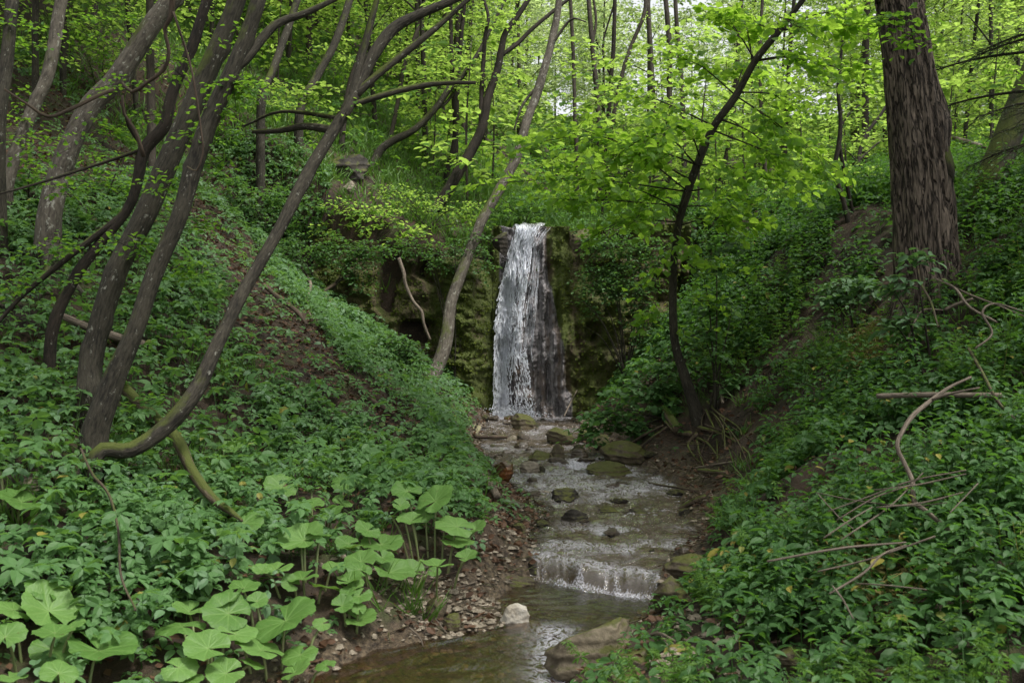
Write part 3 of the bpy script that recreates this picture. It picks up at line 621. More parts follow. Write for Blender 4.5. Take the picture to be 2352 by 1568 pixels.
# the leaning trees of the left bank
tree('leaning_tree', 'thick dark brown trunk leaning over the left bank, rearmost of the clump of three', [(205, 930, 52), (215, 800, 49), (270, 620, 47), (340, 480, 49), (400, 340, 49), (470, 180, 46), (530, 40, 41), (565, -60, 39)], M['bark'], 7.9, .6,
     ext=4, step=.06, roots=5, sides=22, over=[(-.5, .5, .6, 1.9, 120, .11), (-1.6, -2.6, .3, 2.3, 150, .11)], clumps=[(440, 610, 60, 30, 8, -.4), (500, 370, 40, 20, 6, -.4), (560, 205, 70, 25, 14, -.4), (330, 560, 50, 25, 8, -.4), (480, 300, 60, 30, 8, -.5), (560, 90, 60, 40, 8, -.3), (400, 420, 60, 30, 7, -.6), (330, 920, 50, 20, 5, -.3)], leaf='dim', s=.055, L=.3)  # second over clump: unseen leaves added to darken the near left corner
tree('leaning_tree', 'rough brown trunk forking near its top, leaning beside the thickest left bank trunk', [(215, 1015, 58), (250, 900, 51), (310, 760, 40), (350, 640, 40), (410, 500, 38), (440, 400, 40), (480, 280, 40), (530, 170, 37), (575, 60, 33), (605, -40, 31)], M['bark'], 7.3, .5,
     ext=4, step=.06, roots=5, sides=22, over=[(.8, .2, .8, 1.5, 60, .11), (.2, -2.8, .6, 1.8, 90, .11)], branches=[([(545, 165, 26), (570, 145, 24), (638, 61, 21), (695, 37, 17), (769, 0, 13), (830, -40, 10)], .6), ([(560, 110, 30), (590, 20, 26), (615, -40, 24)], .2), ([(350, 660, 14), (328, 690, 9), (320, 676, 5)], 0)],  # over clump towards the camera: unseen leaves added to darken the foreground
     clumps=[(540, 200, 50, 25, 8), (505, 240, 30, 20, 4)], leaf='dim', s=.055, L=.3)
tree('leaning_tree', 'slender mossy trunk bowed out from the left bank and arching across towards the waterfall', [(222, 1045, 34), (300, 1033, 35), (380, 980, 37), (450, 895, 37), (500, 790, 31), (560, 670, 29), (640, 530, 28), (700, 410, 28), (760, 310, 27), (805, 235, 27), (850, 140, 28), (900, 70, 27), (960, 35, 22), (1040, 0, 19), (1100, -40, 18)], M['barkmoss'], 7.0, 2.2,
     ext=3, step=.06, sides=18, flare=.2, over=[(.4, .0, .5, 1.2, 40, .1)],
     branches=[([(812, 230, 22), (870, 175, 18), (950, 110, 17), (1010, 60, 14), (1070, 5, 12), (1120, -40, 10)], .6), ([(800, 245, 15), (900, 213, 14), (1000, 192, 13), (1092, 190, 8)], .4), ([(765, 300, 22), (700, 290, 18), (640, 300, 14), (580, 303, 10)], .3), ([(805, 235, 20), (822, 165, 17), (848, 70, 14), (870, -20, 12)], .5), ([(770, 270, 12), (640, 255, 8), (560, 290, 5)], .6)],
     clumps=[(700, 235, 60, 25, 9), (650, 190, 50, 20, 5), (800, 265, 25, 15, 3), (770, 205, 50, 20, 5)], leaf='crown', s=.06, L=.3)
tree('leaning_tree', 'thin dark trunk with a bent elbow, leaning behind the left bank clump', [(118, 768, 25), (165, 652, 23), (213, 580, 22), (292, 482, 22), (316, 415, 23), (331, 342, 27), (378, 290, 27), (395, 216, 25), (439, 110, 23), (476, 0, 22), (495, -60, 22)], M['barkdark'], 8.6, .6,
     ext=3, sides=14, over=[(-.4, .3, .6, 1.3, 40, .1)], branches=[([(285, 490, 16), (205, 552, 15), (110, 628, 13), (40, 690, 10), (-20, 760, 8)], -.6), ([(331, 345, 9), (270, 365, 8), (160, 400, 7), (60, 430, 6), (-20, 450, 5)], -.8), ([(331, 342, 9), (295, 290, 7), (283, 235, 6)], -.4)],
     clumps=[(225, 290, 70, 30, 10), (100, 330, 80, 40, 10), (350, 270, 40, 30, 6), (180, 430, 90, 30, 10), (280, 560, 70, 30, 9, -.8), (120, 560, 80, 40, 9, -.6), (440, 520, 60, 30, 7, -1.), (230, 640, 60, 25, 5, -.8), (60, 650, 60, 30, 6, -.5), (400, 150, 50, 40, 7, -.4), (300, 200, 60, 40, 7)], leaf='dim', s=.055, L=.3)
tree('leaning_tree', 'broad pale trunk with flaking bark, slanting up the dark slope behind the front clump', [(112, 515, 54), (145, 375, 48), (202, 253, 48), (263, 189, 46), (304, 128, 45), (354, 50, 43), (400, -10, 42), (440, -70, 40)], M['barkpale'], 10.6, 1.0,
     ext=4, roots=4, sides=20, step=.08, over=[(-1, 1, 1, 2.2, 130, .11)], clumps=[(170, 330, 80, 40, 8), (60, 300, 60, 50, 8), (250, 60, 90, 50, 12)], leaf='dim', s=.06, L=.35)
tree('leaning_tree', 'mid grey trunk streaked with lichen, leaning at the dark left edge of the wood', [(15, 420, 32), (67, 270, 28), (111, 169, 28), (135, 34, 27), (150, -40, 26)], M['barkpale'], 11.2, .8, ext=4, sides=14, over=[(-1, 1, 1, 2.2, 110, .11)], clumps=[(70, 80, 70, 50, 10), (40, 220, 60, 40, 6)], leaf='dim', s=.06, L=.35)
tree('leaning_tree', 'dark upright trunk cut off by the far left edge of the view', [(-6, 300, 34), (14, 150, 30), (27, 10, 28), (34, -50, 26)], M['bark'], 10.5, .4, ext=3, sides=12, clumps=[(10, 60, 40, 50, 5)], leaf='dim', s=.06)
for lab, pts, d, dt in (
    ('dead grey branch dangling in bends before the broad pale trunk', [(398, -20, 14), (392, 40, 12), (378, 67, 9), (388, 121, 9), (375, 162, 9), (340, 188, 9), (304, 212, 10), (280, 190, 6)], 7.6, .2),
    ('long thin hanging vine between the thick trunk and the knotted trunk', [(398, 27, 6), (435, 142, 6), (449, 209, 6), (462, 304, 5), (466, 350, 5), (452, 392, 4), (430, 382, 3)], 6.9, .1),
    ('curving bare twig hanging across the dark slope at the upper left', [(262, 205, 9), (225, 220, 9), (160, 252, 9), (110, 268, 8), (60, 238, 6), (10, 205, 5)], 7.6, -.3),
    ('thin forked dead branch standing before the elbowed dark trunk', [(330, 360, 10), (310, 300, 9), (285, 262, 7), (281, 220, 6)], 8.1, -.1)):
    P, R = path_px(pts, d, d+dt); o = tubes_obj('hanging_branch', [(P, R)], M['deaddark'], origin=P[0], sides=7, step=.08, rough=.15); tag(o, lab, 'branch', 'dead branches hanging among the left bank trunks')

# the trees at and above the waterfall
tree('pale_leaning_tree', 'long pale blotchy trunk rising from the foot of the mossy cliff past the waterfall top', [(978, 905, 31), (1020, 800, 30), (1038, 690, 26), (1070, 600, 25), (1105, 510, 23), (1150, 430, 21), (1185, 365, 21), (1213, 270, 20), (1233, 216, 20), (1257, 135, 18), (1277, 50, 16), (1288, -30, 15)], M['barkpale'], 15.4, 3.4,
     ext=5, sides=14, over=[(0, .6, 2.0, 1.5, 26, .11)], branches=[([(1240, 190, 9), (1200, 240, 6), (1180, 300, 4)], .5), ([(1262, 110, 7), (1310, 45, 6), (1345, 50, 3)], .5)], clumps=[(1060, 620, 50, 30, 7, -.3), (1110, 560, 60, 40, 8, .2), (1100, 640, 50, 20, 4)], leaf='shrub', s=.07, L=.35)
D = 'barkdark'
midtrees = [
 ('crooked black trunk growing from a fallen bole on the cliff top', [(940, 532, 30), (985, 490, 28), (1012, 462, 26), (1048, 405, 26), (1088, 337, 24), (1108, 290, 22), (1121, 223, 20), (1142, 162, 18), (1152, 111, 16), (1160, 78, 14), (1189, 37, 13), (1213, 0, 12), (1230, -40, 11)], D, 18.2, 1.5,
   [([(1150, 130, 11), (1190, 100, 10), (1223, 67, 10), (1270, 27, 9), (1310, -5, 8)], 1.), ([(1100, 305, 10), (1105, 190, 10), (1113, 84, 9), (1121, 40, 8), (1108, -10, 7)], .5)]),
 ('straight dark stem, left one of a close pair behind the crooked black trunk', [(1025, 405, 13), (1044, 320, 12), (1042, 219, 11), (1037, 130, 10), (1034, -20, 9)], D, 20.5, .8, []),
 ('straight dark stem, right one of a close pair behind the crooked black trunk', [(1046, 380, 11), (1050, 219, 11), (1056, 118, 10), (1070, -20, 9)], D, 20.9, .8, []),
 ('sinuous trunk sweeping up and right from the grassy slope above the cliff', [(846, 412, 20), (868, 354, 19), (895, 327, 18), (953, 297, 16), (1000, 250, 15), (1034, 202, 14), (1060, 178, 12), (1100, 120, 10), (1140, 40, 8)], 'bark', 19.5, 1.5, [([(1000, 250, 9), (1030, 230, 7), (1075, 150, 6)], .5)]),
 ('slim slanting trunk standing on the grassy slope left of the sinuous trunk', [(880, 390, 11), (909, 260, 10), (929, 152, 10), (963, 57, 9), (978, -20, 8)], 'barkslim', 21.5, 1., []),
 ('dark trunk leaning right on the ridge above the rock overhang', [(600, 240, 20), (624, 169, 18), (661, 67, 17), (690, -20, 15)], 'bark', 17.5, 1., []),
 ('tilted trunk beside the arching mossy trunk, on the slope above the overhang', [(690, 255, 20), (732, 169, 19), (769, 101, 18), (810, -20, 16)], 'bark', 18.5, 1., []),
 ('slim dark trunk just behind the arching mossy trunk', [(785, 330, 14), (800, 210, 13), (835, 101, 12), (868, -10, 11)], D, 19.5, 1., []),
 ('lone straight trunk between the pale leaning trunk and the sky gap', [(1324, 330, 10), (1320, 256, 9), (1317, 135, 9), (1309, -20, 8)], 'barkslim', 24, .5, []),
 ('straight trunk with a small kink, left edge of the sky gap', [(1376, 330, 13), (1373, 240, 12), (1360, 101, 11), (1350, -20, 10)], 'barkslim', 25, .5, [([(1366, 100, 7), (1372, 50, 6), (1362, -10, 5)], .3)]),
 ('straight dark trunk in the middle of the sky gap', [(1396, 320, 11), (1402, 200, 10), (1409, 110, 10), (1413, -20, 9)], D, 23.5, .5, [([(1405, 180, 5), (1385, 110, 4), (1408, 17, 4)], .3)]),
 ('trunk slanting right across the sky gap', [(1406, 310, 11), (1422, 202, 10), (1445, 118, 9), (1479, 34, 9), (1484, -20, 8)], 'barkslim', 24.2, .5, []),
 ('straight trunk at the right edge of the sky gap', [(1504, 300, 13), (1500, 216, 12), (1493, 101, 12), (1486, -20, 11)], 'barkslim', 25.5, .5, []),
 ('thicker straight trunk behind the lime branches, right of the sky gap', [(1536, 420, 15), (1537, 240, 13), (1537, 101, 12), (1527, -20, 11)], 'barkslim', 22.5, .5, []),
 ('slim trunk close behind the thicker straight trunk right of the sky gap', [(1572, 400, 12), (1566, 200, 11), (1556, 80, 10), (1550, -20, 9)], 'barkslim', 26, .5, []),
 ('leaning pale trunk seen through the lime leaves beside its bright stem', [(1655, 420, 12), (1680, 300, 11), (1690, 180, 10), (1705, -20, 9)], 'barkslim', 24, .5, []),
 ('pale brown stem standing among bright leaves above the right slope', [(1762, 520, 11), (1758, 400, 10), (1752, 300, 9), (1745, 150, 8), (1752, -20, 7)], 'barkslim', 21, .5, []),
 ('black forked sapling trunk on the right slope, standing in nettles', [(1948, 512, 11), (1934, 450, 11), (1916, 395, 10), (1926, 337, 11), (1931, 280, 10), (1925, 200, 8), (1935, 100, 6)], D, None, .3, [([(1930, 330, 9), (1943, 405, 9), (1960, 489, 8), (1968, 515, 8)], 0), ([(1931, 285, 5), (1960, 250, 4), (2000, 225, 3)], .4)]),
 ('curved thin dark stem between the forked sapling and the big furrowed trunk', [(1970, 440, 9), (1973, 358, 9), (1993, 304, 8), (2024, 262, 7), (2060, 200, 5)], D, None, .5, [([(1985, 372, 6), (2005, 345, 5), (2030, 318, 4)], .2)]),
]
for lab, pts, mt, d, dt, br in midtrees:
    ex = [] if d is None or pts[-1][0] > 1290 else [(rng.uniform(-.5, .5), .3, 1.2, 1.4, 14, .11)]
    top = pts[-2]
    cl = [(pts[k][0]+rng.uniform(-50, 50), pts[k][1]+rng.uniform(-25, 25), 60, 30, 6, rng.uniform(-.4, .9)) for k in range(len(pts)//2, len(pts)-1)]
    tree('slim_tree', lab, pts, M[mt], d, dt, sides=9, ext=3. if d else .8, flare=.3, branches=br, clumps=cl, leaf='crown', s=.085, L=.5, over=ex, group='slim trees above the waterfall')

# the lime tree leaning from the right bank, with its bright round leaves
lp = [(1604, 968, 28), (1578, 880, 24), (1551, 790, 20), (1545, 690, 18), (1548, 600, 17), (1560, 510, 18), (1580, 440, 19), (1605, 370, 18), (1640, 290, 17), (1690, 220, 16), (1735, 140, 16), (1790, 70, 14), (1845, 0, 12), (1885, -50, 11)]
lime, lP, lR, ld = tree('lime_tree', 'slender tree with bright round leaves leaning from the exposed roots of the right bank', lp, M['bark'], None, -1.2, sides=14, ext=1.6, flare=.5, step=.07)
lS = spline(lP, .05); lu = np.stack(project(lS)[:2], 1)
def lime_at(u, v): return lS[np.argmin(np.linalg.norm(lu-np.array((u, v)), axis=1))]
parts = []; bl = []
for (a, b, u, v, dd, nsp) in [
    (1580, 440, 1330, 305, -1.2, 15), (1580, 440, 1125, 425, -1.0, 18), (1590, 410, 1195, 330, -1.4, 18), (1570, 470, 1250, 470, -1.0, 14), (1600, 380, 1400, 335, -.8, 13), (1610, 360, 1500, 275, -.6, 10),
    (1600, 380, 1370, 400, -1.8, 14), (1560, 500, 1420, 540, -.8, 9), (1565, 480, 1300, 395, -.2, 14), (1560, 510, 1335, 560, -.6, 6), (1560, 520, 1660, 560, -.4, 9), (1640, 290, 1450, 225, .2, 7), (1640, 290, 1530, 340, -1.2, 12),
    (1600, 380, 1760, 430, -.8, 15), (1570, 470, 1770, 490, -.2, 14), (1650, 270, 1830, 440, .3, 14), (1640, 300, 1905, 385, -.5, 16), (1690, 220, 1850, 320, -.6, 10), (1690, 220, 1960, 400, -.8, 10), (1690, 220, 1590, 120, .4, 12), (1700, 210, 1810, 250, .6, 10),
    (1735, 140, 1610, 50, .2, 14), (1735, 140, 1910, 150, -.4, 16), (1735, 140, 1990, 210, .4, 15), (1790, 70, 1860, 90, -.6, 12), (1790, 70, 1690, 10, .2, 12), (1790, 70, 1960, 50, .4, 14), (1790, 70, 2000, 110, .8, 14), (1735, 150, 1700, 80, .8, 12), (1690, 230, 1760, 180, 1., 12), (1640, 300, 1720, 330, .8, 10), (1590, 410, 1480, 460, .4, 14), (1580, 440, 1690, 470, -1.1, 10), (1560, 520, 1640, 620, -.2, 4),
    (1545, 690, 1470, 745, -.3, 4), (1545, 680, 1655, 690, -.3, 5), (1548, 600, 1640, 605, -.2, 6), (1546, 640, 1690, 640, .3, 3), (1547, 740, 1610, 750, -.2, 3), (1560, 500, 1480, 620, -.2, 5)]:
    p0 = lime_at(a, b); p1 = at(u+rng.uniform(-20, 20), v+rng.uniform(-30, 30), p0[1]+dd); mid = (p0+p1)/2+np.array((0, 0, .12*np.linalg.norm(p1-p0)*rng.uniform(.3, 1.2)))+.08*rng.normal(size=3)
    bl.append(([p0, mid, p1], [.011, .006, .002])); S = spline(np.array([p0, mid, p1]), .02); nsp = int(nsp*1.5) if u < 1560 else int(nsp*1.25); k = (len(S)*rng.uniform(.25, 1, nsp)).astype(int).clip(0, len(S)-1); O = S[k]; T_ = nrm(p1-p0)
    sd_ = nrm(np.cross(T_, UP)); Dv = T_*.7+sd_*rng.normal(0, .8, (nsp, 1))+np.array((0, 0, .05))+rng.normal(0, .28, (nsp, 1))*UP; parts += sprays(O, Dv, rng.uniform(.22, .45, nsp), 8, .098, T=T_RD, tilt=.58, droop=.25, twig=.003)
for P, R in bl[:34]: tubes_obj('branch', [(P, R)], M['barkdark'], lime, sides=6, step=.1)
foliage('crown', parts, [M['lime'], M['twigbark']], lime)
def path_on(pts, off=.10):
    """layout points each laid just proud of the ground seen there"""
    P = np.array([at(u, v, min(hit(u, v)[1], ld+.4)-off*rng.uniform(.6, 1.6)) for u, v, w_ in pts]); return P, np.array([w_*p[1]/F/2 for (u, v, w_), p in zip(pts, P)])
for pts in ([(1602, 985, 16), (1650, 998, 10), (1710, 1035, 8), (1742, 1075, 6)], [(1622, 950, 9), (1637, 1000, 7), (1640, 1062, 5)], [(1625, 935, 10), (1650, 945, 8), (1690, 985, 7), (1712, 1000, 5)], [(1610, 990, 8), (1612, 960, 6), (1640, 945, 6), (1672, 990, 6), (1668, 1050, 4)],
    [(1590, 1000, 20), (1560, 990, 14), (1530, 960, 10)], [(1640, 950, 7), (1680, 1000, 6), (1690, 1080, 4)], [(1655, 965, 6), (1700, 1020, 5), (1735, 1090, 4)], [(1600, 1000, 12), (1640, 1020, 8), (1660, 1065, 5)], [(1605, 995, 14), (1580, 1020, 9), (1600, 1060, 6)],
    [(1632, 945, 6), (1655, 1010, 5), (1650, 1085, 4)], [(1620, 975, 7), (1690, 1010, 6), (1720, 1060, 4)], [(1660, 960, 5), (1665, 1010, 5), (1700, 1075, 4)], [(1600, 1005, 9), (1625, 1050, 7), (1622, 1100, 4)], [(1640, 985, 5), (1615, 1030, 5), (1612, 1080, 3)], [(1680, 985, 5), (1728, 1010, 4), (1750, 1050, 3)]):
    P, R = path_on(pts); tubes_obj('root', [(P+rng.normal(0, .025, P.shape), R*.62)], M[('dead', 'deaddark')[len(pts) % 2] if pts[0][2] < 9 else 'deadmoss'], lime, sides=7, step=.05, rough=.25)

# the big furrowed trunk and its neighbours
def furrow(th, L):
    a = np.abs(vn(np.cos(th)*7.5+L*.25, np.sin(th)*7.5, L*2.1, seed=12)); b = vn(np.cos(th)*18, np.sin(th)*18, L*6, seed=14)
    return -.030*np.exp(-(a/.16)**2)+.006*b+.10*np.exp(-((L-2.05)/.28)**2)*np.exp(-((np.angle(np.exp(1j*(th-0.0))))/.8)**2)
tree('big_tree', 'tallest and thickest trunk, deeply furrowed brown bark with a mossy bulge, on the right slope', [(2135, 668, 152), (2128, 600, 142), (2122, 500, 138), (2117, 420, 132), (2104, 320, 122), (2092, 200, 113), (2080, 100, 108), (2066, 0, 104), (2058, -60, 102)], M['barkbig'], 9.9, 0,
     roots=6, sides=110, step=.03, rough=.03, flare=.12, ext=5, ridge=furrow, over=[(0, 0, 1.2, 2.6, 170, .12), (-1.2, -.6, .4, 1.4, 50, .12), (.6, -2.2, .2, 2.0, 120, .12), (1.2, -4.2, 0, 2.5, 200, .12), (3.0, -3.0, .8, 2.5, 200, .12)], clumps=[(2040, 45, 70, 30, 9, -.8), (2100, 90, 50, 25, 5, -.8)], leaf='dim', s=.08)  # camera-side over clumps: leaves out of view, added to shade the right bank
m_ = thing('moss_cushion', 'green brown moss cushion on the bulge of the big furrowed trunk', 'moss', at(2172, 395, 9.75))
bm = np.array([at(2160, 290, 9.86), at(2164, 340, 9.78), at(2173, 385, 9.72), at(2180, 425, 9.76)]); tubes_obj('moss_pad', [(bm, [.02, .055, .085, .03])], M['barkgreen'], m_, sides=14, step=.03, rough=.45)
tree('mossy_leaning_tree', 'stout moss covered trunk leaning to the right behind the big furrowed trunk', [(2258, 545, 66), (2273, 422, 62), (2304, 337, 62), (2354, 219, 60), (2400, 110, 58), (2440, 0, 55)], M['barkgreen'], 11.2, .3, sides=18, ext=3, over=[(0, 0, .5, 2.2, 130, .12)], clumps=[(2320, 160, 60, 60, 8, -.4)], leaf='dim', s=.07)
# spruce whose bare lower boughs reach in from the right edge
sb = at(2560, 560, 9.2); sb[2] = ground(sb[0], sb[1]); spr = thing('spruce', 'spruce with sparse dark boughs reaching in at the top right corner', 'tree', sb)
tubes_obj('trunk', [([sb-(0, 0, .2), sb+(0, 0, 3), sb+(-.05, 0, 9)], [.17, .15, .05])], M['barkdark'], spr, sides=14)
parts = []
for k in range(26):
    z = rng.uniform(.5, 2.7) if k < 17 else rng.uniform(3, 8); a = rng.uniform(2.3, 4.1) if k < 17 else rng.uniform(0, 6.28); Lb = rng.uniform(1.1, 2.0)
    p0 = sb+np.array((0, 0, z)); dr = np.array((math.cos(a), math.sin(a)*.9, rng.uniform(-.05, .12))); p1 = p0+dr*Lb*.6; p2 = p0+dr*Lb+np.array((0, 0, -.15))
    tubes_obj('bough', [([p0, p1, p2], [.022, .013, .004])], M['barkdark'], spr, sides=5, step=.15)
    S = spline(np.array([p0, p1, p2]), .02); q = 46; ii = (len(S)*rng.uniform(.2, 1, q)).astype(int).clip(0, len(S)-1); sd_ = nrm(np.cross(dr, UP)); Dv = nrm(dr*.6+sd_*np.where(rng.random((q, 1)) < .5, 1, -1)+.25*rnd(q)-np.array((0, 0, .35))); Lq = rng.uniform(.15, .42, q)
    parts.append(prism(S[ii], S[ii]+Dv*Lq[:, None], np.full(q, .003), np.full(q, .0015)))
    keep = rng.random(q) < .62; O, Dk, Lk = S[ii][keep], Dv[keep], Lq[keep]; nn = 26; t = rng.random((len(O), nn)); Pn = (O[:, None]+Dk[:, None]*(t*Lk[:, None])[..., None]).reshape(-1, 3)
    An = (np.repeat(Dk, nn, 0)*.5+rnd(len(Pn))*.7); parts.append(leaves(Pn, An, UP+.4*rnd(len(Pn)), rng.uniform(.025, .045, len(Pn)), (T_GR[0]*np.array((2.2, 1, .3)), T_GR[1])))
foliage('needles', parts, [M['spruce'], M['barkdark']], spr)

# ------------------------------------------------------------------ the woods behind: shared variants, each tree an object of its own
def linkcopy(o, parent=None, name=None):
    c = o.copy(); C.objects.link(c); c.parent = parent
    if name: c.name = name
    return c
def variant(k, mat, leaf, h, r, n, s, low):
    t = thing('forest_tree', 'x', 'tree', (0, 0, 0)); lean = rng.uniform(-.07, .07, 2)*h
    P = np.array([(0, 0, -.4), (lean[0]*.1, lean[1]*.1, h*.25), (lean[0]*.5+rng.uniform(-.1, .1), lean[1]*.5, h*.6), (lean[0], lean[1], h)]); R = np.array((1.1, .9, .65, .15))*rng.uniform(.055, .085)
    sp_ = [(P, R)]; S = spline(P, .1)
    for b in range(7):
        q = S[int(len(S)*rng.uniform(.25, .9))]; a = rng.uniform(0, 6.28); e = q+np.array((math.cos(a)*r*.8, math.sin(a)*r*.8, rng.uniform(.3, 1.4))); sp_.append(([q, (q+e)/2+(0, 0, .1), e], [.025, .016, .006]))
    V, f, m = cat_([(lambda z: (z[0], z[1], 0))(tube(p, r_, sides=7, step=.5, seed=k*7+i_)) for i_, (p, r_) in enumerate(sp_)])
    A = np.concatenate([tube(p, r_, sides=7, step=.5, seed=k*7+i_)[2] for i_, (p, r_) in enumerate(sp_)])
    mk('trunk', V, f, mat, t, attrs={'bark': A})
    z = low+(h*1.02-low)*rng.random(n)**.9; a = rng.uniform(0, 6.28, n); prof = np.sin(np.clip((z-low)/(h*1.05-low), .06, 1)*math.pi)**.6; rad = r*prof*rng.uniform(.15, 1, n)**.7
    lump = .65+.6*np.abs(vn(np.cos(a)*1.6, np.sin(a)*1.6, z*.7, seed=k)); rad = rad*lump
    O = np.stack((np.cos(a)*rad, np.sin(a)*rad, z), -1); O[:, :2] += lean*(z/h)[:, None]; Dv = np.stack((np.cos(a), np.sin(a), .1+0*a), -1)+.5*rnd(n)*np.array((1, 1, .3))
    foliage('crown', sprays(O, Dv, rng.uniform(.45, .9, n), 12, s, T=T_RDC, twig=.006, tilt=.45), [M[leaf], M['twigbark']], t)
    return t
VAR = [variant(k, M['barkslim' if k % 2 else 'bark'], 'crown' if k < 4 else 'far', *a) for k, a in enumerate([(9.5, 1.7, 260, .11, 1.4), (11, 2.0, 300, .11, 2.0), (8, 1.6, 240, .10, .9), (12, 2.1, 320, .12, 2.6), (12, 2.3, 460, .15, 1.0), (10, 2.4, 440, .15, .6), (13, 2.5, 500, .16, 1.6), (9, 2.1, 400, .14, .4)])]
used = set()
def put(v, x, y, rot, sc_, label, group):
    o = VAR[v]
    if v in used:
        c = linkcopy(o, None, 'forest_tree')
        for ch in list(o.children): linkcopy(ch, c)
        o = c
    used.add(v); o.location = (x, y, ground(x, y)); o.rotation_euler = (rng.uniform(-.05, .05), rng.uniform(-.02, .10) if x < 0 else rng.uniform(-.08, .04), rot); o.scale = (sc_, sc_, sc_*rng.uniform(.9, 1.1)); o['label'] = label; o['group'] = group; return o
placed = []
def far_trees(n, y0, y1, vs, sc0, sc1, umin, umax, sep, label, group, gap):
    c = 0; tries = 0
    while c < n and tries < 6000:
        tries += 1; y = math.sqrt(rng.uniform(y0**2, y1**2)); u = rng.uniform(umin, umax); x = (u-1176)/F*y
        if any((x-a)**2+(y-b)**2 < sep**2 for a, b in placed): continue
        k = 1.
        if 1300 < u < 1680:
            if rng.random() < gap: continue
            k = .72
        if abs(x-.4) < 1.2 and y < 32: continue
        placed.append((x, y)); put(int(rng.choice(vs)), x, y, rng.uniform(0, 6.28), rng.uniform(sc0, sc1)*k, label, group); c += 1
far_trees(11, 13.5, 20.5, [0, 1, 2, 3], .7, .95, -350, 420, 1.1, 'thin leafy tree on the dark litter covered slope behind the left bank trunks', 'trees on the dark left slope', 0)
far_trees(48, 21, 34, [0, 1, 2, 3], .75, 1.05, -100, 1300, 1.3, 'slim young tree with light green leaves on the wooded left hillside above the cliff', 'young trees on the left hillside', 0)
far_trees(16, 20, 34, [0, 1, 2, 3], .7, 1.0, 1680, 2500, 1.6, 'slim young tree with fresh green leaves on the flat wooded shelf above the right slope', 'young trees on the right shelf', 0)
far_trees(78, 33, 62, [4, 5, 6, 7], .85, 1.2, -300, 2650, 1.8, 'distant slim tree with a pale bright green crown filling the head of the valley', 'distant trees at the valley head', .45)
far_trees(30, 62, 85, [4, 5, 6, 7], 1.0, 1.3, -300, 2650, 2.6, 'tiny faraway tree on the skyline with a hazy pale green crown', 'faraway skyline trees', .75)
# ------------------------------------------------------------------ plants, stones and dead wood
def inside(u, v, poly):
    r = np.zeros(len(u), bool); n = len(poly)
    for k in range(n):
        (x0, y0), (x1, y1) = poly[k], poly[(k+1) % n]
        c = ((y0 > v) != (y1 > v)) & (u < (x1-x0)*(v-y0)/((y1-y0) if y1 != y0 else 1e-9)+x0); r ^= c
    return r
PATH = [(420, 430), (530, 430), (620, 640), (735, 760), (790, 850), (920, 930), (1000, 1010), (900, 1030), (740, 940), (600, 850), (500, 750), (530, 640), (450, 540)]
MUD = [(1120, 1110), (1300, 1110), (1330, 1290), (1240, 1330), (1100, 1290)]
DARKSLOPE = [(-300, -300), (420, -300), (470, 330), (300, 430), (-300, 420)]
YELLOW = [(1880, 1250), (2050, 1290), (2130, 1400), (2050, 1500), (1880, 1420)]
YELL2 = [(1950, 760), (2050, 760), (2060, 850), (1930, 900)]
STRIP = [(1290, 980), (1720, 960), (1730, 1110), (1640, 1130), (1640, 1300), (1560, 1300), (1540, 1100), (1290, 1080)]
ROOTS = [(1570, 925), (1730, 925), (1745, 1160), (1590, 1160)]
def scatter(n, x0, x1, y0, y1):
    x = rng.uniform(x0, x1, n); y = rng.uniform(y0, y1, n); z = terrain(x, y); P = np.stack((x, y, z), -1); u, v, d = project(P)
    k = (u > -900) & (u < 3250) & (v < 2100) & (d > .5) & (v > -150); return P[k], u[k], v[k]
def slope_n(P):
    e = .06; x, y = P[:, 0], P[:, 1]; return nrm(np.stack((terrain(x-e, y)-terrain(x+e, y), terrain(x, y-e)-terrain(x, y+e), 2*e+0*x), -1))
def rosettes(P, N, h, S, k, T, droop=.25):
    n = len(P); th = np.arange(k)[None]*2*math.pi/k+rng.uniform(0, 6.28, (n, 1))+rng.uniform(-.3, .3, (n, k)); U = nrm(np.cross(N, rnd(n))); W = np.cross(N, U)
    A = U[:, None]*np.cos(th)[..., None]+W[:, None]*np.sin(th)[..., None]-N[:, None]*rng.uniform(-.1, droop*2, (n, k, 1)); A = A.reshape(-1, 3)
    C0 = np.repeat(P+UP*np.asarray(h)[:, None], k, 0)+A*np.repeat(S, k)[:, None]*.12; NN = np.repeat(N, k, 0)+.22*rnd(n*k)
    return leaves(C0, A, NN, np.repeat(S, k)*rng.uniform(.7, 1.15, n*k), T)
def bank(P): return np.maximum(eL(P[:, 1])-P[:, 0], P[:, 0]-eR(P[:, 1]))
BB = []
def bbmask(P):
    r = np.ones(len(P))
    for c, w_ in BB: r[(np.abs(P[:, 0]-c[0]) < w_*.9+.03) & (P[:, 1]-c[1] > -w_-.14) & (P[:, 1]-c[1] < w_*.6)] = .12
    return r
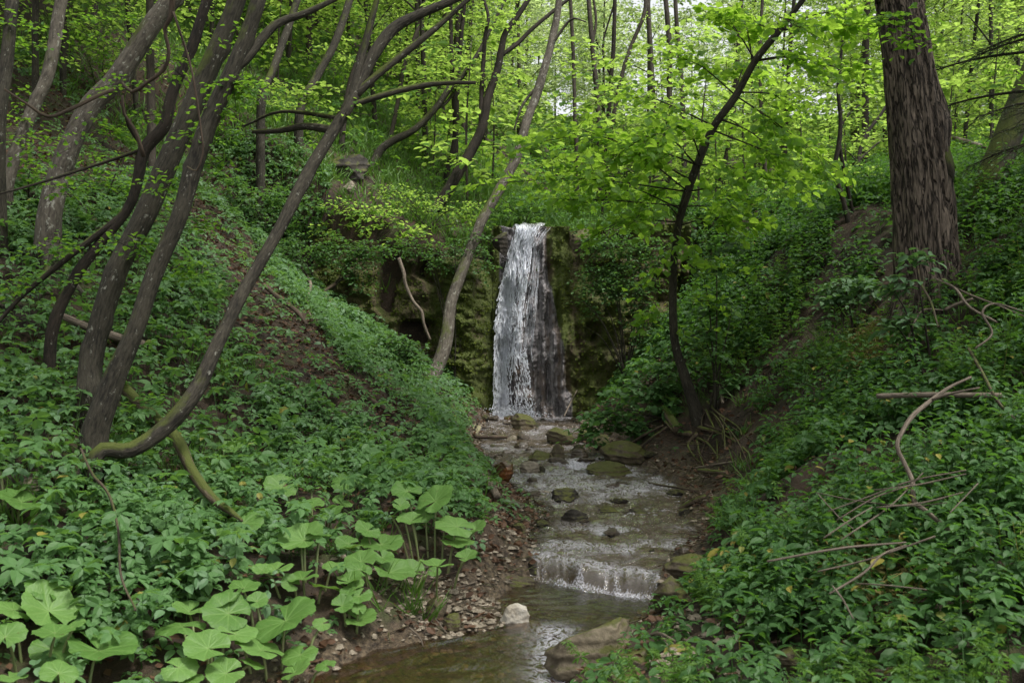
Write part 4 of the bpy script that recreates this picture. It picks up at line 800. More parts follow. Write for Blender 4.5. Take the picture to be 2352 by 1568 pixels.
# ---- butterbur: big round leaves on stalks
def bb_leaf(parent, c, R, seed):
    r_ = np.random.default_rng(seed); nr, nt = 16, 110; th = np.linspace(-math.radians(166), math.radians(166), nt); q = np.linspace(0, 1, nr)**.9; TH, Qr = np.meshgrid(th, q, indexing='ij'); ph = r_.uniform(0, 6.28, 4)
    edge = R*(1+.04*np.cos(2*TH+ph[0])+.022*np.sin(3*TH+ph[1])+.022*np.sin(13*TH+ph[2])+.012*np.sin(29*TH)); edge = edge*(.86+.2*np.cos(TH*.5))*1.05; rr = edge*Qr
    cup = r_.uniform(.08, .42); z = R*(cup*Qr**1.4+.05*np.sin(3*TH+ph[3])*Qr**2+.05*np.sin(7*TH+ph[1])*Qr**3-.16*Qr**4*r_.uniform(.3, 1.4)+.10*np.cos(TH)*Qr)
    vein = np.zeros_like(TH)
    for k in range(-4, 5):
        a = k*math.radians(36); vein = np.maximum(vein, np.exp(-(np.abs(TH-a)*rr/(.035*R))**2)*(1-.6*Qr)); vein = np.maximum(vein, .6*np.exp(-((((rr*np.cos(TH-a)-np.abs(TH-a)*rr*1.1)/R*5+k*.3) % 1-.5)/.10)**2)*(np.abs(TH-a) < .32)*sm(.3, .6, Qr)); z = z-.010*R*np.exp(-(np.abs(TH-a)*rr/(.09*R))**2)*Qr
    X_, Y_ = rr*np.sin(TH), rr*np.cos(TH); V = np.stack((X_, Y_, z), -1).reshape(-1, 3)
    up = nrm(UP+np.array((.12, -.40, 0))*r_.uniform(.1, .8)+r_.normal(size=3)*np.array((.26, .22, 0))); a = r_.normal(size=3); a = nrm(a-up*(a@up)); b = np.cross(a, up); V = c+V[:, 0:1]*b+V[:, 1:2]*a+V[:, 2:3]*up
    i, j = np.meshgrid(np.arange(nt-1), np.arange(nr-1), indexing='ij'); Qd = np.stack((i*nr+j, (i+1)*nr+j, (i+1)*nr+j+1, i*nr+j+1), -1).reshape(-1, 4)
    return mk('leaf', V, Qd, M['butterbur'], parent, attrs={'vein': vein.ravel()}), up, a
def butterbur(label, lv, lift=.27, seed=0):
    r0 = np.random.default_rng(seed+500); lv = lv+[(u+r0.uniform(-1, 1)*w_*.9, v+r0.uniform(-.5, .8)*w_*.6, w_*r0.uniform(.4, .7)) for u, v, w_ in lv[:4 if len(lv) > 4 else 2]]
    cs = [hit(u, v, lift*(.45+.4*rng.random()), dmin=3.2) for u, v, w_ in lv]; BB.extend((c, w_*c[1]/F/2) for c, (u, v, w_) in zip(cs, lv)); b = np.mean(cs, 0); b[2] = ground(b[0], b[1]); t = thing('butterbur_plant', label, 'plant', b, 'butterbur plants')
    for k, ((u, v, w_), c) in enumerate(zip(lv, cs)):
        lf, up, a = bb_leaf(t, c, w_*c[1]/F*.47, seed*50+k); g = c*.6+b*.4; g[2] = ground(g[0], g[1])-.03; st = tube([g, (g+c)/2+np.array((0, 0, .05)), c-up*.015, c+a*.004], [.0085, .0075, .006, .004], sides=7, step=.05)
        so_ = mk('stalk', st[0], st[1], M['stalk'], lf, origin=np.array(t.location))     # same origin as the plant: the leaf sits at the plant's own origin
        so_.location = (0, 0, 0)
butterbur('large butterbur in the bottom left corner, overlapping leaves cut by the frame', [(30, 1400, 95), (112, 1402, 135), (12, 1462, 90), (100, 1352, 90), (20, 1552, 80), (165, 1440, 60)], .36, 1)
butterbur('butterbur with one very broad heart shaped leaf near the bottom left', [(228, 1492, 165), (135, 1545, 90)], .34, 2)
butterbur('butterbur with a lone round leaf at the left edge under the mossy log', [(50, 1152, 108), (0, 1075, 45)], .3, 3)
butterbur('butterbur in front of the pool bank whose biggest leaf has a deep folded notch', [(655, 1424, 152), (560, 1350, 76), (600, 1492, 118), (690, 1502, 84), (740, 1432, 44), (540, 1455, 90)], .33, 4)
butterbur('butterbur with upright cupped leaves at the bottom, left of the pool', [(418, 1438, 112), (478, 1488, 112), (525, 1408, 118), (410, 1532, 84), (520, 1545, 95)], .33, 5)
butterbur('butterbur with several flat medium leaves in the middle of the big leaf patch', [(635, 1308, 90), (695, 1328, 84), (745, 1348, 78), (698, 1240, 104), (735, 1226, 66), (770, 1300, 60)], .30, 6)
butterbur('butterbur with small leaves hanging over the eroded pool bank', [(825, 1368, 64), (825, 1422, 80), (785, 1390, 55), (800, 1335, 62)], .22, 7)
butterbur('butterbur with pale overlapping flat leaves beside the tall clump', [(830, 1290, 78), (895, 1313, 110), (945, 1310, 66), (875, 1250, 98), (845, 1217, 66), (805, 1258, 58)], .28, 8)
butterbur('tallest butterbur clump with stalks showing, at the edge of the mud bank', [(935, 1128, 74), (1000, 1150, 100), (945, 1195, 62), (1050, 1208, 94), (1045, 1242, 82), (1005, 1300, 82), (1070, 1282, 56), (975, 1180, 60)], .48, 9)
butterbur('butterbur with two round leaves at the back of the patch, under the fallen mossy branch', [(560, 1200, 92), (495, 1225, 64)], .28, 10)
butterbur('butterbur with spaced upright leaves on the slope behind the patch', [(648, 1118, 84), (700, 1165, 90), (770, 1190, 62)], .28, 11)
butterbur('butterbur leaf pair beside the palest ground cover, nearest the arching trunk foot', [(515, 1004, 50), (527, 1030, 54)], .26, 12)
butterbur('butterbur with one ragged leaf between the slope leaves and the tallest clump', [(805, 1110, 84), (785, 1155, 46)], .26, 13)
butterbur('small butterbur on the right bank near the cliff foot', [(1427, 860, 36), (1455, 840, 30), (1490, 835, 32)], .3, 14)

# left slope: a low carpet of compound leaves
P, u, v = scatter(62000, -10.5, .3, 3.0, 18.2); o = bank(P); d = P[:, 1]
left = P[:, 0] < (eL(d)+eR(d))/2; pr = np.where(inside(u, v, PATH), .24, 1.)*np.where(inside(u, v, MUD), .10, 1)*np.where(inside(u, v, DARKSLOPE), .12, 1)*sm(.10, .34, o)*(.30+.85*sm(-.6, .25, fbm(P[:, 0]*.9, P[:, 1]*.9, seed=120)))
bar = np.exp(-((P[:, 0]+.5)/.65)**2-((P[:, 1]-6.65)/.75)**2); pr = pr*(1-.98*np.clip(bar*1.9, 0, 1)); pr = pr*((P[:, 1] < ycl(P[:, 0])-.12) | (P[:, 0] < -3.2))*np.interp(d, [5, 8, 14], [.75, .9, 1])*bbmask(P)
k = left & (rng.random(len(P)) < pr); P = P[k]; o = o[k]; d = d[k]; n = len(P)
N = nrm(.55*slope_n(P)+.8*UP+.30*rnd(n)+np.array((.10, -.12, 0))); S = np.interp(d, [5, 8, 13, 18], [.076, .066, .064, .08])*rng.uniform(.55, 1.25, n); h = rng.uniform(.03, .30, n)*np.clip(o*1.6, .25, 1)
q3 = rng.random(n); q = q3 < .62; e = q & (d < 9); f_ = q & (d >= 9)
tag(foliage('ground_cover', [rosettes(P[e], N[e], h[e], S[e], 5, T_OVF), rosettes(P[f_], N[f_], h[f_], S[f_], 5, T_OV)], [M['cover']]), 'carpet of fresh green compound leaves covering the left bank', 'ground cover', kind='stuff')
k9 = (q3 > .62) & (q3 <= .80); tag(foliage('small_ground_cover', [rosettes(P[k9], N[k9], h[k9]*1.1, S[k9]*.55, 7, T_RDC), rosettes(P[k9]+rnd(k9.sum())*.05*np.array((1, 1, .2)), N[k9], h[k9]*.8, S[k9]*.5, 6, T_RDC)], [M['shrub']]), 'fine small leaved herbs mixed into the left bank carpet', 'ground cover', kind='stuff')
tag(foliage('pale_ground_cover', [rosettes(P[q2], N[q2], h[q2], S[q2]*1.15, 3, T_OVF) for q2 in [q3 > .80]], [M['cover2']]), 'scattered paler bluish three part leaves among the left bank carpet', 'ground cover', kind='stuff')
# right slope: nettles and dead nettles on upright stems over a lower carpet
P, u, v = scatter(56000, -.2, 10, 2.8, 18.5); o = bank(P); d = P[:, 1]; right = P[:, 0] > (eL(d)+eR(d))/2
pr = sm(.12, .5, o)*(.22+1.0*sm(-.45, .35, fbm(P[:, 0]*1.2, P[:, 1]*1.2, seed=130)))*np.where(inside(u, v, YELLOW), .7, 1)*np.where(inside(u, v, YELL2), .35, 1)*np.where(inside(u, v, STRIP), .14, 1)*np.where(inside(u, v, ROOTS), .12, 1)*np.where(inside(u, v, [(2010, 560), (2240, 560), (2250, 790), (2000, 790)]), .16, 1)*((d < ycl(P[:, 0])-.1) | (P[:, 0] > 2.9))*np.interp(d, [4, 7, 14], [.95, .9, 1])
k = right & (rng.random(len(P)) < pr); Pr, o, d = P[k], o[k], d[k]; n = len(Pr); N = nrm(.45*slope_n(Pr)+.8*UP+.33*rnd(n)); S = np.interp(d, [4, 8, 18], [.058, .058, .075])*np.exp(rng.normal(-.1, .38, n)); h = rng.uniform(.02, .30, n)*np.clip(o*1.4, .2, 1)
q = rng.random(n) < .6
tag(foliage('ground_cover', [rosettes(Pr[q], N[q], h[q], S[q], 4, T_OVF), rosettes(Pr[~q], N[~q], h[~q], S[~q]*.8, 5, T_OV)], [M['nettle']]), 'dark green low leaves carpeting the shaded right bank', 'ground cover', kind='stuff')
k = (rng.random(n) < np.interp(d, [4, 8, 18], [.30, .24, .10])*sm(.35, 1.0, o)); Pn = Pr[k]; n = len(Pn); H = rng.uniform(.22, .62, n)*np.interp(Pn[:, 1], [4, 12], [.9, 1.])*np.clip(bank(Pn)*.7, .4, 1); lean = rnd(n)*np.array((.14, .14, 0)); tp = Pn+UP*H[:, None]+lean*H[:, None]; parts = [prism(Pn, tp, np.full(n, .003), np.full(n, .0015))]; parts[0] = (parts[0][0], parts[0][1], 0)
a0 = rng.uniform(0, 6.28, n)
for t in (.35, .52, .68, .82, .93, 1.0):
    for sgn in (0, math.pi):
        a = a0+sgn+(t*8)*1.57; A = np.stack((np.cos(a), np.sin(a), -.25+.1*rng.normal(size=n)), -1); c_ = Pn+(tp-Pn)*t
        parts.append(leaves(c_+A*.02, A, UP+.25*rnd(n)+.35*A*np.array((1, 1, 0)), .10*(1.15-.6*t)*rng.uniform(.7, 1.2, n)*np.interp(Pn[:, 1], [4, 16], [1, 1.1]), T_OVF))
tag(foliage('nettles', parts, [M['nettle']]), 'upright nettles and dead nettles standing thick on the right bank', 'nettles', kind='stuff')
P, u, v = scatter(9000, .2, 7, 3.4, 13); o = bank(P); k = (o > .25) & (P[:, 0] > eR(P[:, 1])) & (rng.random(len(P)) < .5*sm(-.1, .5, fbm(P[:, 0]*1.1, P[:, 1]*1.1, seed=191))) & ~inside(u, v, ROOTS) & ~inside(u, v, STRIP); Pc = P[k]; n = len(Pc); H = rng.uniform(.2, .5, n)*np.clip(o[k], .5, 1); tp = Pc+UP*H[:, None]+rnd(n)*np.array((.10, .10, 0)); parts = [prism(Pc, tp, np.full(n, .0025), np.full(n, .0012))[:2]+(0,)]
for t in (.3, .45, .6, .72, .84, .93, 1.): parts.append(rosettes(Pc+(tp-Pc)*t, nrm(UP+.25*rnd(n)), 0*H, rng.uniform(.03, .055, n)*(1.2-.5*t), 7, (T_OV[0]*np.array((.5, 1, 1)), T_OV[1]), .1))
tag(foliage('cleavers', parts, [M['grassy']]), 'feathery cleavers with whorled narrow leaves among the right bank nettles', 'herbs', kind='stuff')
# taller herbs in the left corner and at the back of the left slope
P, u, v = scatter(5200, -6, -.5, 4.2, 12); o = bank(P); k = (P[:, 0] < eL(P[:, 1])-.6) & (bbmask(P) > .5) & ~inside(u, v, PATH) & (rng.random(len(P)) < .34); Pn = P[k]; n = len(Pn); H = rng.uniform(.16, .38, n); tp = Pn+UP*H[:, None]+rnd(n)*.05; parts = [prism(Pn, tp, np.full(n, .003), np.full(n, .0015))[:2]+(0,)]
parts.append(rosettes(tp, nrm(UP+.3*rnd(n)), 0*H, rng.uniform(.06, .12, n), 5, T_OVF)); parts.append(rosettes(Pn+(tp-Pn)*.6, nrm(UP+.3*rnd(n)), 0*H, rng.uniform(.05, .10, n), 3, T_OVF))
tag(foliage('tall_herbs', parts, [M['cover']]), 'taller palmate herbs rising from the left bank carpet', 'herbs', kind='stuff')
P, u, v = scatter(9000, -6, 7, 3.6, 14); o = bank(P); k = (o > .45) & ~((u > 1200) & (u < 1700) & (v > 1250)) & (rng.random(len(P)) < .75*sm(.25, .8, fbm(P[:, 0]*1.3, P[:, 1]*1.3, seed=171))) & ~inside(u, v, PATH); P = np.repeat(P[k], 9, 0); n = len(P); P = P+rnd(n)*np.array((.03, .03, 0))
tag(foliage('bank_grass', [leaves(P, nrm(rnd(n)*np.array((.55, .55, .1))+UP*.9), rnd(n)+np.array((0, -1, .3)), rng.uniform(.10, .30, n), (T_GR[0]*np.array((.9, 1, 1)), T_GR[1]))], [M['grassy']]), 'loose tufts of thin grass among the herbs of both banks', 'grass', kind='stuff')
# yellowed stalks on the right, grass on the upper slopes, undergrowth of the far wood
P, u, v = scatter(60000, .5, 6, 3.4, 12); k = (inside(u, v, YELLOW) | inside(u, v, YELL2)) & (rng.random(len(P)) < .9); P = P[k]; n = len(P); A = nrm(rnd(n)*np.array((1, 1, .25))+UP*.25)
tag(foliage('withered_stalks', [leaves(P+UP*rng.uniform(.02, .16, (n, 1)), A, UP+.3*rnd(n), rng.uniform(.06, .22, n), T_GR), leaves(P[::2]+UP*rng.uniform(.03, .2, (len(P[::2]), 1)), rnd(len(P[::2]))*np.array((1, 1, .3)), UP+.5*rnd(len(P[::2])), rng.uniform(.03, .055, len(P[::2])), T_RDC)], [M['straw']]), 'yellowed withered stalks and leaves in a gap of the right bank', 'withered plants', kind='stuff')
P, u, v = scatter(70000, -9, 3.5, 16.8, 30); g = (P[:, 1] > ycl(P[:, 0])+.25) | (P[:, 0] < -3.4); k = g & ((bank(P) > .1) | (P[:, 1] > 18)) & (rng.random(len(P)) < .25+.75*sm(-.3, .3, fbm(P[:, 0]*.8, P[:, 1]*.8, seed=140)))*(rng.random(len(P)) < .8); P = P[k]; n = len(P)
tag(foliage('grass', [leaves(P, nrm(rnd(n)*np.array((.6, .6, .1))+UP*.9), rnd(n)+np.array((0, -1, .3)), rng.uniform(.14, .38, n), (T_GR[0]*np.array((1.7, 1, 1)), T_GR[1]))], [M['grassy']]), 'soft long grass on the slope above the cliff', 'grass', kind='stuff')
P, u, v = scatter(90000, -34, 36, 17.3, 84); g = (P[:, 1] > ycl(np.clip(P[:, 0], -3, 3))+.4) & ((bank(P) > .25) | (P[:, 1] > 17.7)); k = g & ~inside(u, v, DARKSLOPE) & (rng.random(len(P)) < (.30+.7*sm(-.4, .3, fbm(P[:, 0]*.5, P[:, 1]*.5, seed=150)))*np.interp(P[:, 1], [17, 26, 50], [1, .7, .55])); P = P[k]; n = len(P); N = nrm(.5*slope_n(P)+.7*UP+.35*rnd(n)+np.array((0, -.2, 0)))
tag(foliage('undergrowth', [rosettes(P, N, rng.uniform(.03, .5, n), np.interp(P[:, 1], [17, 30, 50, 80], [.085, .15, .28, .5])*rng.uniform(.6, 1.3, n), 5, T_OV)], [M['dim']]), 'leafy undergrowth beneath the trees of the upper valley', 'undergrowth', kind='stuff')
# dead leaves
P, u, v = scatter(60000, -10, 3, 3.4, 19); o = bank(P); pr = np.where(inside(u, v, PATH), 1., .16)*np.where(inside(u, v, DARKSLOPE), 3., 1)*np.where(inside(u, v, MUD), 6., 1)*sm(.0, .15, o); k = rng.random(len(P)) < pr; P = P[k]; n = len(P)
Pb, ub, vb = scatter(7000, -2, 3, 4.6, 17); ob = bank(Pb); Pb = Pb[(ob > 0) & (ob < .5)]; P = np.vstack((P, Pb)); n = len(P)
tag(foliage('leaf_litter', [leaves(P+UP*rng.uniform(.004, .03, (n, 1)), rnd(n)*np.array((1, 1, .25)), slope_n(P)+.45*rnd(n), rng.uniform(.03, .075, n), (tmpl(.36, .22, -.2)[0], T_OV[1]))], [M['litter']]), 'brown dead leaves covering the bare strip and the stream edges', 'leaf litter', kind='stuff')

# ---- shrubs and saplings, each a thing of its own
def shrub(name, label, base, blobs, leaf, s, L=.3, m=9, stems=5, d=None, T=T_RDC, group=None, mat='bark', tilt=.4, droop=.2):
    g = hit(*base) if d is None else at(base[0], base[1], d); d0 = g[1]
    if d is not None: g[2] = min(ground(g[0], g[1]), g[2]+.3)
    t = thing(name, label, 'shrub', g, group); parts, st = [], []
    for (u, v, ru, rv, n, *dd) in blobs:
        dc = d0+(dd[0] if dd else 0); c = at(u, v, dc); r = np.array((ru*dc/F, .5*ru*dc/F, rv*dc/F)); parts += clump(c, r, n, L, m, s, T=T, tilt=tilt, droop=droop)
        for k in range(max(1, stems//len(blobs))):
            e = c+rnd(1)[0]*r*.6; mid = g*.45+e*.55+np.array((0, 0, .15*np.linalg.norm(e-g))); st.append(([g+rnd(1)[0]*.04*np.array((1, 1, 0)), mid, e], [.012, .008, .003]))
    for P, R in st: tubes_obj('stem', [(P, R)], M[mat], t, sides=6, step=.12)
    foliage('foliage', parts, [M[leaf], M['twigbark']], t); return t
shrub('sapling', 'broad leaved pale green sapling behind the arching mossy trunk', (620, 560), [(560, 440, 80, 45, 34), (680, 470, 80, 50, 34), (620, 520, 90, 40, 26)], 'shrub', .085, L=.4)
shrub('sapling', 'bright yellow green sapling on the rim at the upper left of the cliff', (840, 590), [(800, 480, 70, 35, 24), (880, 505, 80, 40, 30), (940, 540, 60, 30, 16), (760, 520, 40, 25, 10)], 'crown', .085, L=.35)
shrub('sapling', 'fine leaved sapling above the bare cliff roots, below the crooked black trunk', (985, 520), [(950, 455, 80, 25, 30), (1040, 480, 70, 25, 26), (900, 440, 50, 20, 12), (1090, 500, 50, 30, 16)], 'crown', .07, L=.35, d=17.6)
shrub('shrub', 'small leaved shrub overhanging the cliff edge left of the falls', (1050, 600), [(1070, 560, 50, 40, 50), (1020, 590, 60, 35, 44), (1105, 600, 30, 40, 22), (950, 570, 60, 25, 30)], 'shrub', .055, L=.25, d=16.6)
shrub('shrub', 'bluish shrub at the foot of the cliff wall, left of the pale leaning trunk', (930, 880), [(920, 800, 60, 35, 40), (880, 790, 50, 30, 26), (960, 830, 40, 40, 24)], 'shrub', .060, L=.28)
shrub('shrub', 'dense dark shrub on the left slope above the twisted bare roots', (745, 640), [(700, 570, 90, 40, 60), (780, 580, 70, 50, 70), (825, 620, 45, 60, 56), (640, 590, 60, 30, 24), (860, 570, 50, 25, 30)], 'shrub', .058, L=.28, d=16.1)
shrub('shrub', 'large small leaved shrub hanging down the cliff right of the falls', (1440, 620), [(1400, 560, 70, 40, 90), (1380, 640, 60, 50, 90), (1450, 650, 70, 70, 110), (1480, 730, 50, 50, 60), (1355, 690, 35, 45, 24), (1500, 570, 60, 50, 60)], 'shrub', .06, L=.28, d=15.9, stems=12)
shrub('shrub', 'leafy shrub on the rock ledge at the right shoulder of the falls', (1360, 530), [(1350, 520, 50, 20, 24), (1440, 500, 60, 25, 34)], 'shrub', .06, L=.28, d=17.3)
shrub('shrub', 'leafy shrub crowding the stream just above the lip of the falls', (1200, 500), [(1165, 478, 60, 26, 40), (1280, 482, 60, 24, 36), (1220, 462, 50, 18, 20)], 'shrub', .065, L=.3, d=18.2)
shrub('sapling', 'low sapling with flat round leaved sprays reaching over the stream at the right bank', (1520, 960), [(1480, 900, 80, 25, 26), (1420, 950, 70, 25, 22), (1370, 990, 45, 22, 12), (1530, 850, 50, 30, 16), (1450, 985, 50, 20, 9), (1545, 985, 40, 15, 8)], 'lime' if 0 else 'shrub', .10, L=.35, T=T_RD)
shrub('sapling', 'thin sapling standing upright just right of the leaning lime tree', (1652, 940), [(1625, 770, 35, 15, 7), (1650, 820, 40, 20, 8), (1650, 700, 50, 25, 9), (1670, 560, 50, 25, 9), (1690, 880, 40, 20, 8), (1640, 620, 40, 15, 6)], 'shrub', .09, L=.3, T=T_RD, stems=6)
shrub('sapling', 'pale leaved sapling in front of the foot of the big furrowed trunk', (2130, 740), [(2105, 590, 45, 15, 6), (2075, 650, 40, 20, 7), (2080, 730, 50, 25, 9)], 'cover2', .10, L=.3, T=T_OVF, mat='barkdark', d=8.4)
shrub('sapling', 'silvery green sapling spreading flat leaves between lime tree and big furrowed trunk', (1960, 780), [(1950, 650, 60, 18, 12), (2010, 665, 40, 20, 8), (1920, 690, 50, 20, 8), (2020, 740, 50, 18, 8)], 'cover2', .095, L=.3, T=T_OVF, mat='barkdark')
for lab, base, bl, lf, s_ in (
    ('dim leafy bush on the brown slope between the two leftmost pale trunks', (60, 470), [(60, 390, 70, 40, 20), (20, 440, 50, 30, 12)], 'dim', .07),
    ('leafy bush at the foot of the broad pale trunk', (250, 470), [(260, 400, 80, 50, 28), (330, 440, 60, 30, 16)], 'dim', .065),
    ('yellow green bush at the top left between the pale trunks', (230, 230), [(190, 60, 60, 50, 18), (240, 120, 60, 50, 20)], 'dim', .075),
    ('leafy bush between the knotted trunk and the arching mossy trunk, up the slope', (500, 330), [(480, 280, 60, 40, 20), (560, 330, 60, 35, 22)], 'dim', .065),
    ('bush with bright leaves beneath the ridge trees at the upper left', (660, 300), [(640, 250, 60, 40, 24), (720, 280, 60, 30, 22)], 'crown', .075),
    ('dense low bush on the right slope beyond the lime tree', (1740, 620), [(1720, 560, 70, 40, 34), (1800, 560, 70, 45, 36)], 'nettle', .075),
    ('bright green bush on the shelf left of the forked black sapling', (1860, 470), [(1830, 430, 70, 40, 30), (1880, 380, 60, 40, 26)], 'crown', .09),
    ('bright bush behind the big furrowed trunk on the shelf', (2020, 450), [(1990, 400, 60, 40, 24), (2220, 430, 60, 50, 28)], 'crown', .085),
    ('shadowed bush at the right edge under the spruce', (2320, 560), [(2350, 590, 60, 40, 26)], 'dim', .08)):
    shrub('bush', lab, base, bl, lf, s_, L=.32)
# repeated saplings of the far understorey
def sapvar(k):
    t = thing('understorey_sapling', 'x', 'sapling', (0, 0, 0)); tubes_obj('stem', [([(0, 0, -.2), (.05, .02, .9), (.12, -.05, 2.0)], [.018, .013, .004])], M['barkslim'], t, sides=5, step=.3)
    n = 46; z = rng.uniform(.25, 2.3, n); a = rng.uniform(0, 6.28, n); r_ = rng.uniform(.05, .75, n)*(1.15-.3*z/2.3); O = np.stack((np.cos(a)*r_, np.sin(a)*r_, z), -1); Dv = np.stack((np.cos(a), np.sin(a), 0*a+.1), -1)+.4*rnd(n)*np.array((1, 1, .3))
    foliage('foliage', sprays(O, Dv, .4, 10, .11, T=T_RDC, twig=.004), [M['crown']]+[M['twigbark']], t); return t
SV = [sapvar(k) for k in range(4)]; us_ = set(); pl = []; tries = 0; nL = 0; nR = 0
while len(pl) < 74 and tries < 5000:
    tries += 1; y = rng.uniform(18.5, 40); uu = rng.uniform(250, 2400); x = (uu-1176)/F*y
    if bank(np.array([[x, y, 0]]))[0] < .5 or any((x-a)**2+(y-b)**2 < 1.1 for a, b in pl): continue
    pl.append((x, y)); k = int(rng.integers(0, 4)); o = SV[k]
    if k in us_:
        c = linkcopy(o, None, 'understorey_sapling'); [linkcopy(ch, c) for ch in list(o.children)]; o = c
    us_.add(k); s_ = rng.uniform(.8, 1.7); o.location = (x, y, ground(x, y)); o.rotation_euler = (0, 0, rng.uniform(0, 6.28)); o.scale = (s_, s_, s_*rng.uniform(.8, 1.1))
    if x < .5: o['label'] = 'knee to head high leafy sapling under the trees left of the upper stream'; o['group'] = 'saplings left of the upper stream'
    else: o['label'] = 'knee to head high leafy sapling under the trees right of the upper stream'; o['group'] = 'saplings right of the upper stream'

# ---- stones
def ico():
    import bmesh
    bm = bmesh.new(); bmesh.ops.create_icosphere(bm, subdivisions=5, radius=1); V = np.array([v.co[:] for v in bm.verts]); Fc = np.array([[v.index for v in f.verts] for f in bm.faces]); bm.free(); return V, Fc
IV, IF = ico()
def rockverts(r, seed, cuts=9, rough=.10):
    g = np.random.default_rng(seed); V = IV.copy()
    for k in range(cuts):
        nn = nrm(g.normal(size=3)); dd = g.uniform(.45, .85); s_ = V@nn-dd; V = V-np.maximum(s_, 0)[:, None]*nn*.92
    V = V*(1+rough*fbm(V[:, 0]*1.7+seed, V[:, 1]*1.7, V[:, 2]*1.7, 4, seed % 40)[:, None]); V = V+.018*IV*fbm(V[:, 0]*9, V[:, 1]*9, V[:, 2]*9+seed, 3)[:, None]
    lay = (V[:, 2]*3.1+seed+.3*fbm(V[:, 0]*1.2, V[:, 1]*1.2, seed, 2)) % 1.0; V = V*np.stack((1-.07*sm(.0, .5, lay)+.07*sm(.85, 1, lay),)*2+(1+0*lay,), -1)
    return V*np.asarray(r)
def rock(name, label, u, v, w_, h_, mat, seed, group=None, d=None, deep=.9, yaw=None, tilt=(0, 0), push=.3, cuts=9):
    g = hit(u, v+h_*.38, dmin=4) if d is None else at(u, v+h_*.38, d); d0 = g[1]; r = (w_*.60*d0/F, w_*.60*d0/F*deep, h_*.72*d0/F)
    V = rockverts(r, seed, cuts); Rm = np.array(Matrix.Rotation(rng.uniform(-.4, .4) if yaw is None else yaw, 3, 'Z')@Matrix.Rotation(tilt[0], 3, 'X')@Matrix.Rotation(tilt[1], 3, 'Y')); V = V@Rm.T
    c = at(u, v, d0+r[1]*push); o = mk(name, V+c, IF, M[mat], origin=c); return tag(o, label, 'rock', group)
G_ = 'rocks in the stream below the falls'
for a in [('squat mossy boulder at the foot of the waterfall', 1206, 973, 56, 42, 'rock', 3), ('small orange stone wedged at the left foot of the waterfall', 1165, 962, 22, 14, 'rockrust', 4), ('wedge shaped boulder with moss on its sloping back, midstream above the riffle', 1282, 1016, 74, 44, 'rock', 5, 0, .3),
          ('mossy block left of the small midstream cascade', 1237, 1052, 54, 36, 'rock', 6), ('narrow upright mossy stone right beside the small midstream cascade', 1281, 1050, 30, 44, 'rock', 7), ('largest brown mossy boulder at the right edge of the riffle', 1431, 1055, 106, 58, 'rock', 8),
          ('flat topped long boulder in front of the largest mossy one', 1396, 1086, 96, 38, 'rock', 9), ('rust stained stone under the leaves of the left bank', 1156, 1088, 46, 46, 'rockrust', 10), ('bright green moss cushioned stone among left bank leaves', 1066, 1079, 44, 38, 'rock', 11),
          ('pale broken stone near the left end of the riffle', 1218, 1082, 48, 34, 'rockbare', 12), ('low flat wet stone splitting the upper trickle', 1169, 1043, 46, 18, 'rockwet', 13), ('tiny dark pebble stone poking out of the riffle', 1421, 1126, 34, 14, 'rockwet', 14),
          ('brown stone heaped with soaked leaves in the middle riffle', 1323, 1196, 66, 42, 'rockdark', 15), ('dark debris covered stone at the left of the riffle', 1294, 1144, 66, 42, 'rockdark', 16), ('low soaked stone in the middle of the riffle', 1400, 1176, 56, 22, 'rockdark', 17), ('low soaked stone at the right of the riffle', 1466, 1182, 54, 24, 'rockdark', 18),
          ('smooth dark stone the water pours over, left of two', 1420, 1252, 26, 16, 'rockwet', 19), ('smooth dark stone the water pours over, right of two', 1497, 1256, 20, 14, 'rockwet', 20), ('lone pebble standing on the brown water above the ledge', 1436, 1301, 26, 14, 'rockbare', 27),
          ('small dark stone at the left lip of the ledge cascade', 1228, 1312, 52, 36, 'rockdark', 61), ('brown stone against the left mud bank of the riffle', 1180, 1165, 44, 26, 'rockwet', 62), ('stone with a mossy top in the mud left of the riffle', 1195, 1215, 40, 24, 'rock', 63), ('grey stone on the right shore of the riffle', 1600, 1215, 44, 24, 'rockwet', 64), ('low stone on the right shore just above the ledge', 1570, 1270, 50, 22, 'rockwet', 65), ('dark stone at the left end of the upper trickle pool', 1200, 1030, 36, 22, 'rockwet', 66), ('mossy stone at the right end of the upper trickle', 1385, 1020, 56, 30, 'rock', 67), ('mossy stone half under water just below the wedge shaped boulder', 1330, 1048, 40, 26, 'rockwet', 51), ('brown stone under the overhanging sprays at the right of the upper trickle', 1345, 1002, 60, 24, 'rock', 52), ('grey stone beside the dead log in the upper trickle', 1176, 1010, 26, 16, 'rockbare', 53), ('flat brown stone at the left edge of the upper trickle', 1120, 1022, 50, 18, 'rockwet', 54)]:
    rock('boulder' if a[3] > 46 else 'stone', a[0], *a[1:6], seed=a[6], group=G_, tilt=(0, a[8]) if len(a) > 8 else (0, 0))
bits = []; sp_ = []
for k in range(5):
    o = mk('wet_stone', rockverts((1, .8, .6), 300+k, 12), IF, M['rockdark' if k % 2 else 'rockwet']); bits.append(o)
tr_ = 0
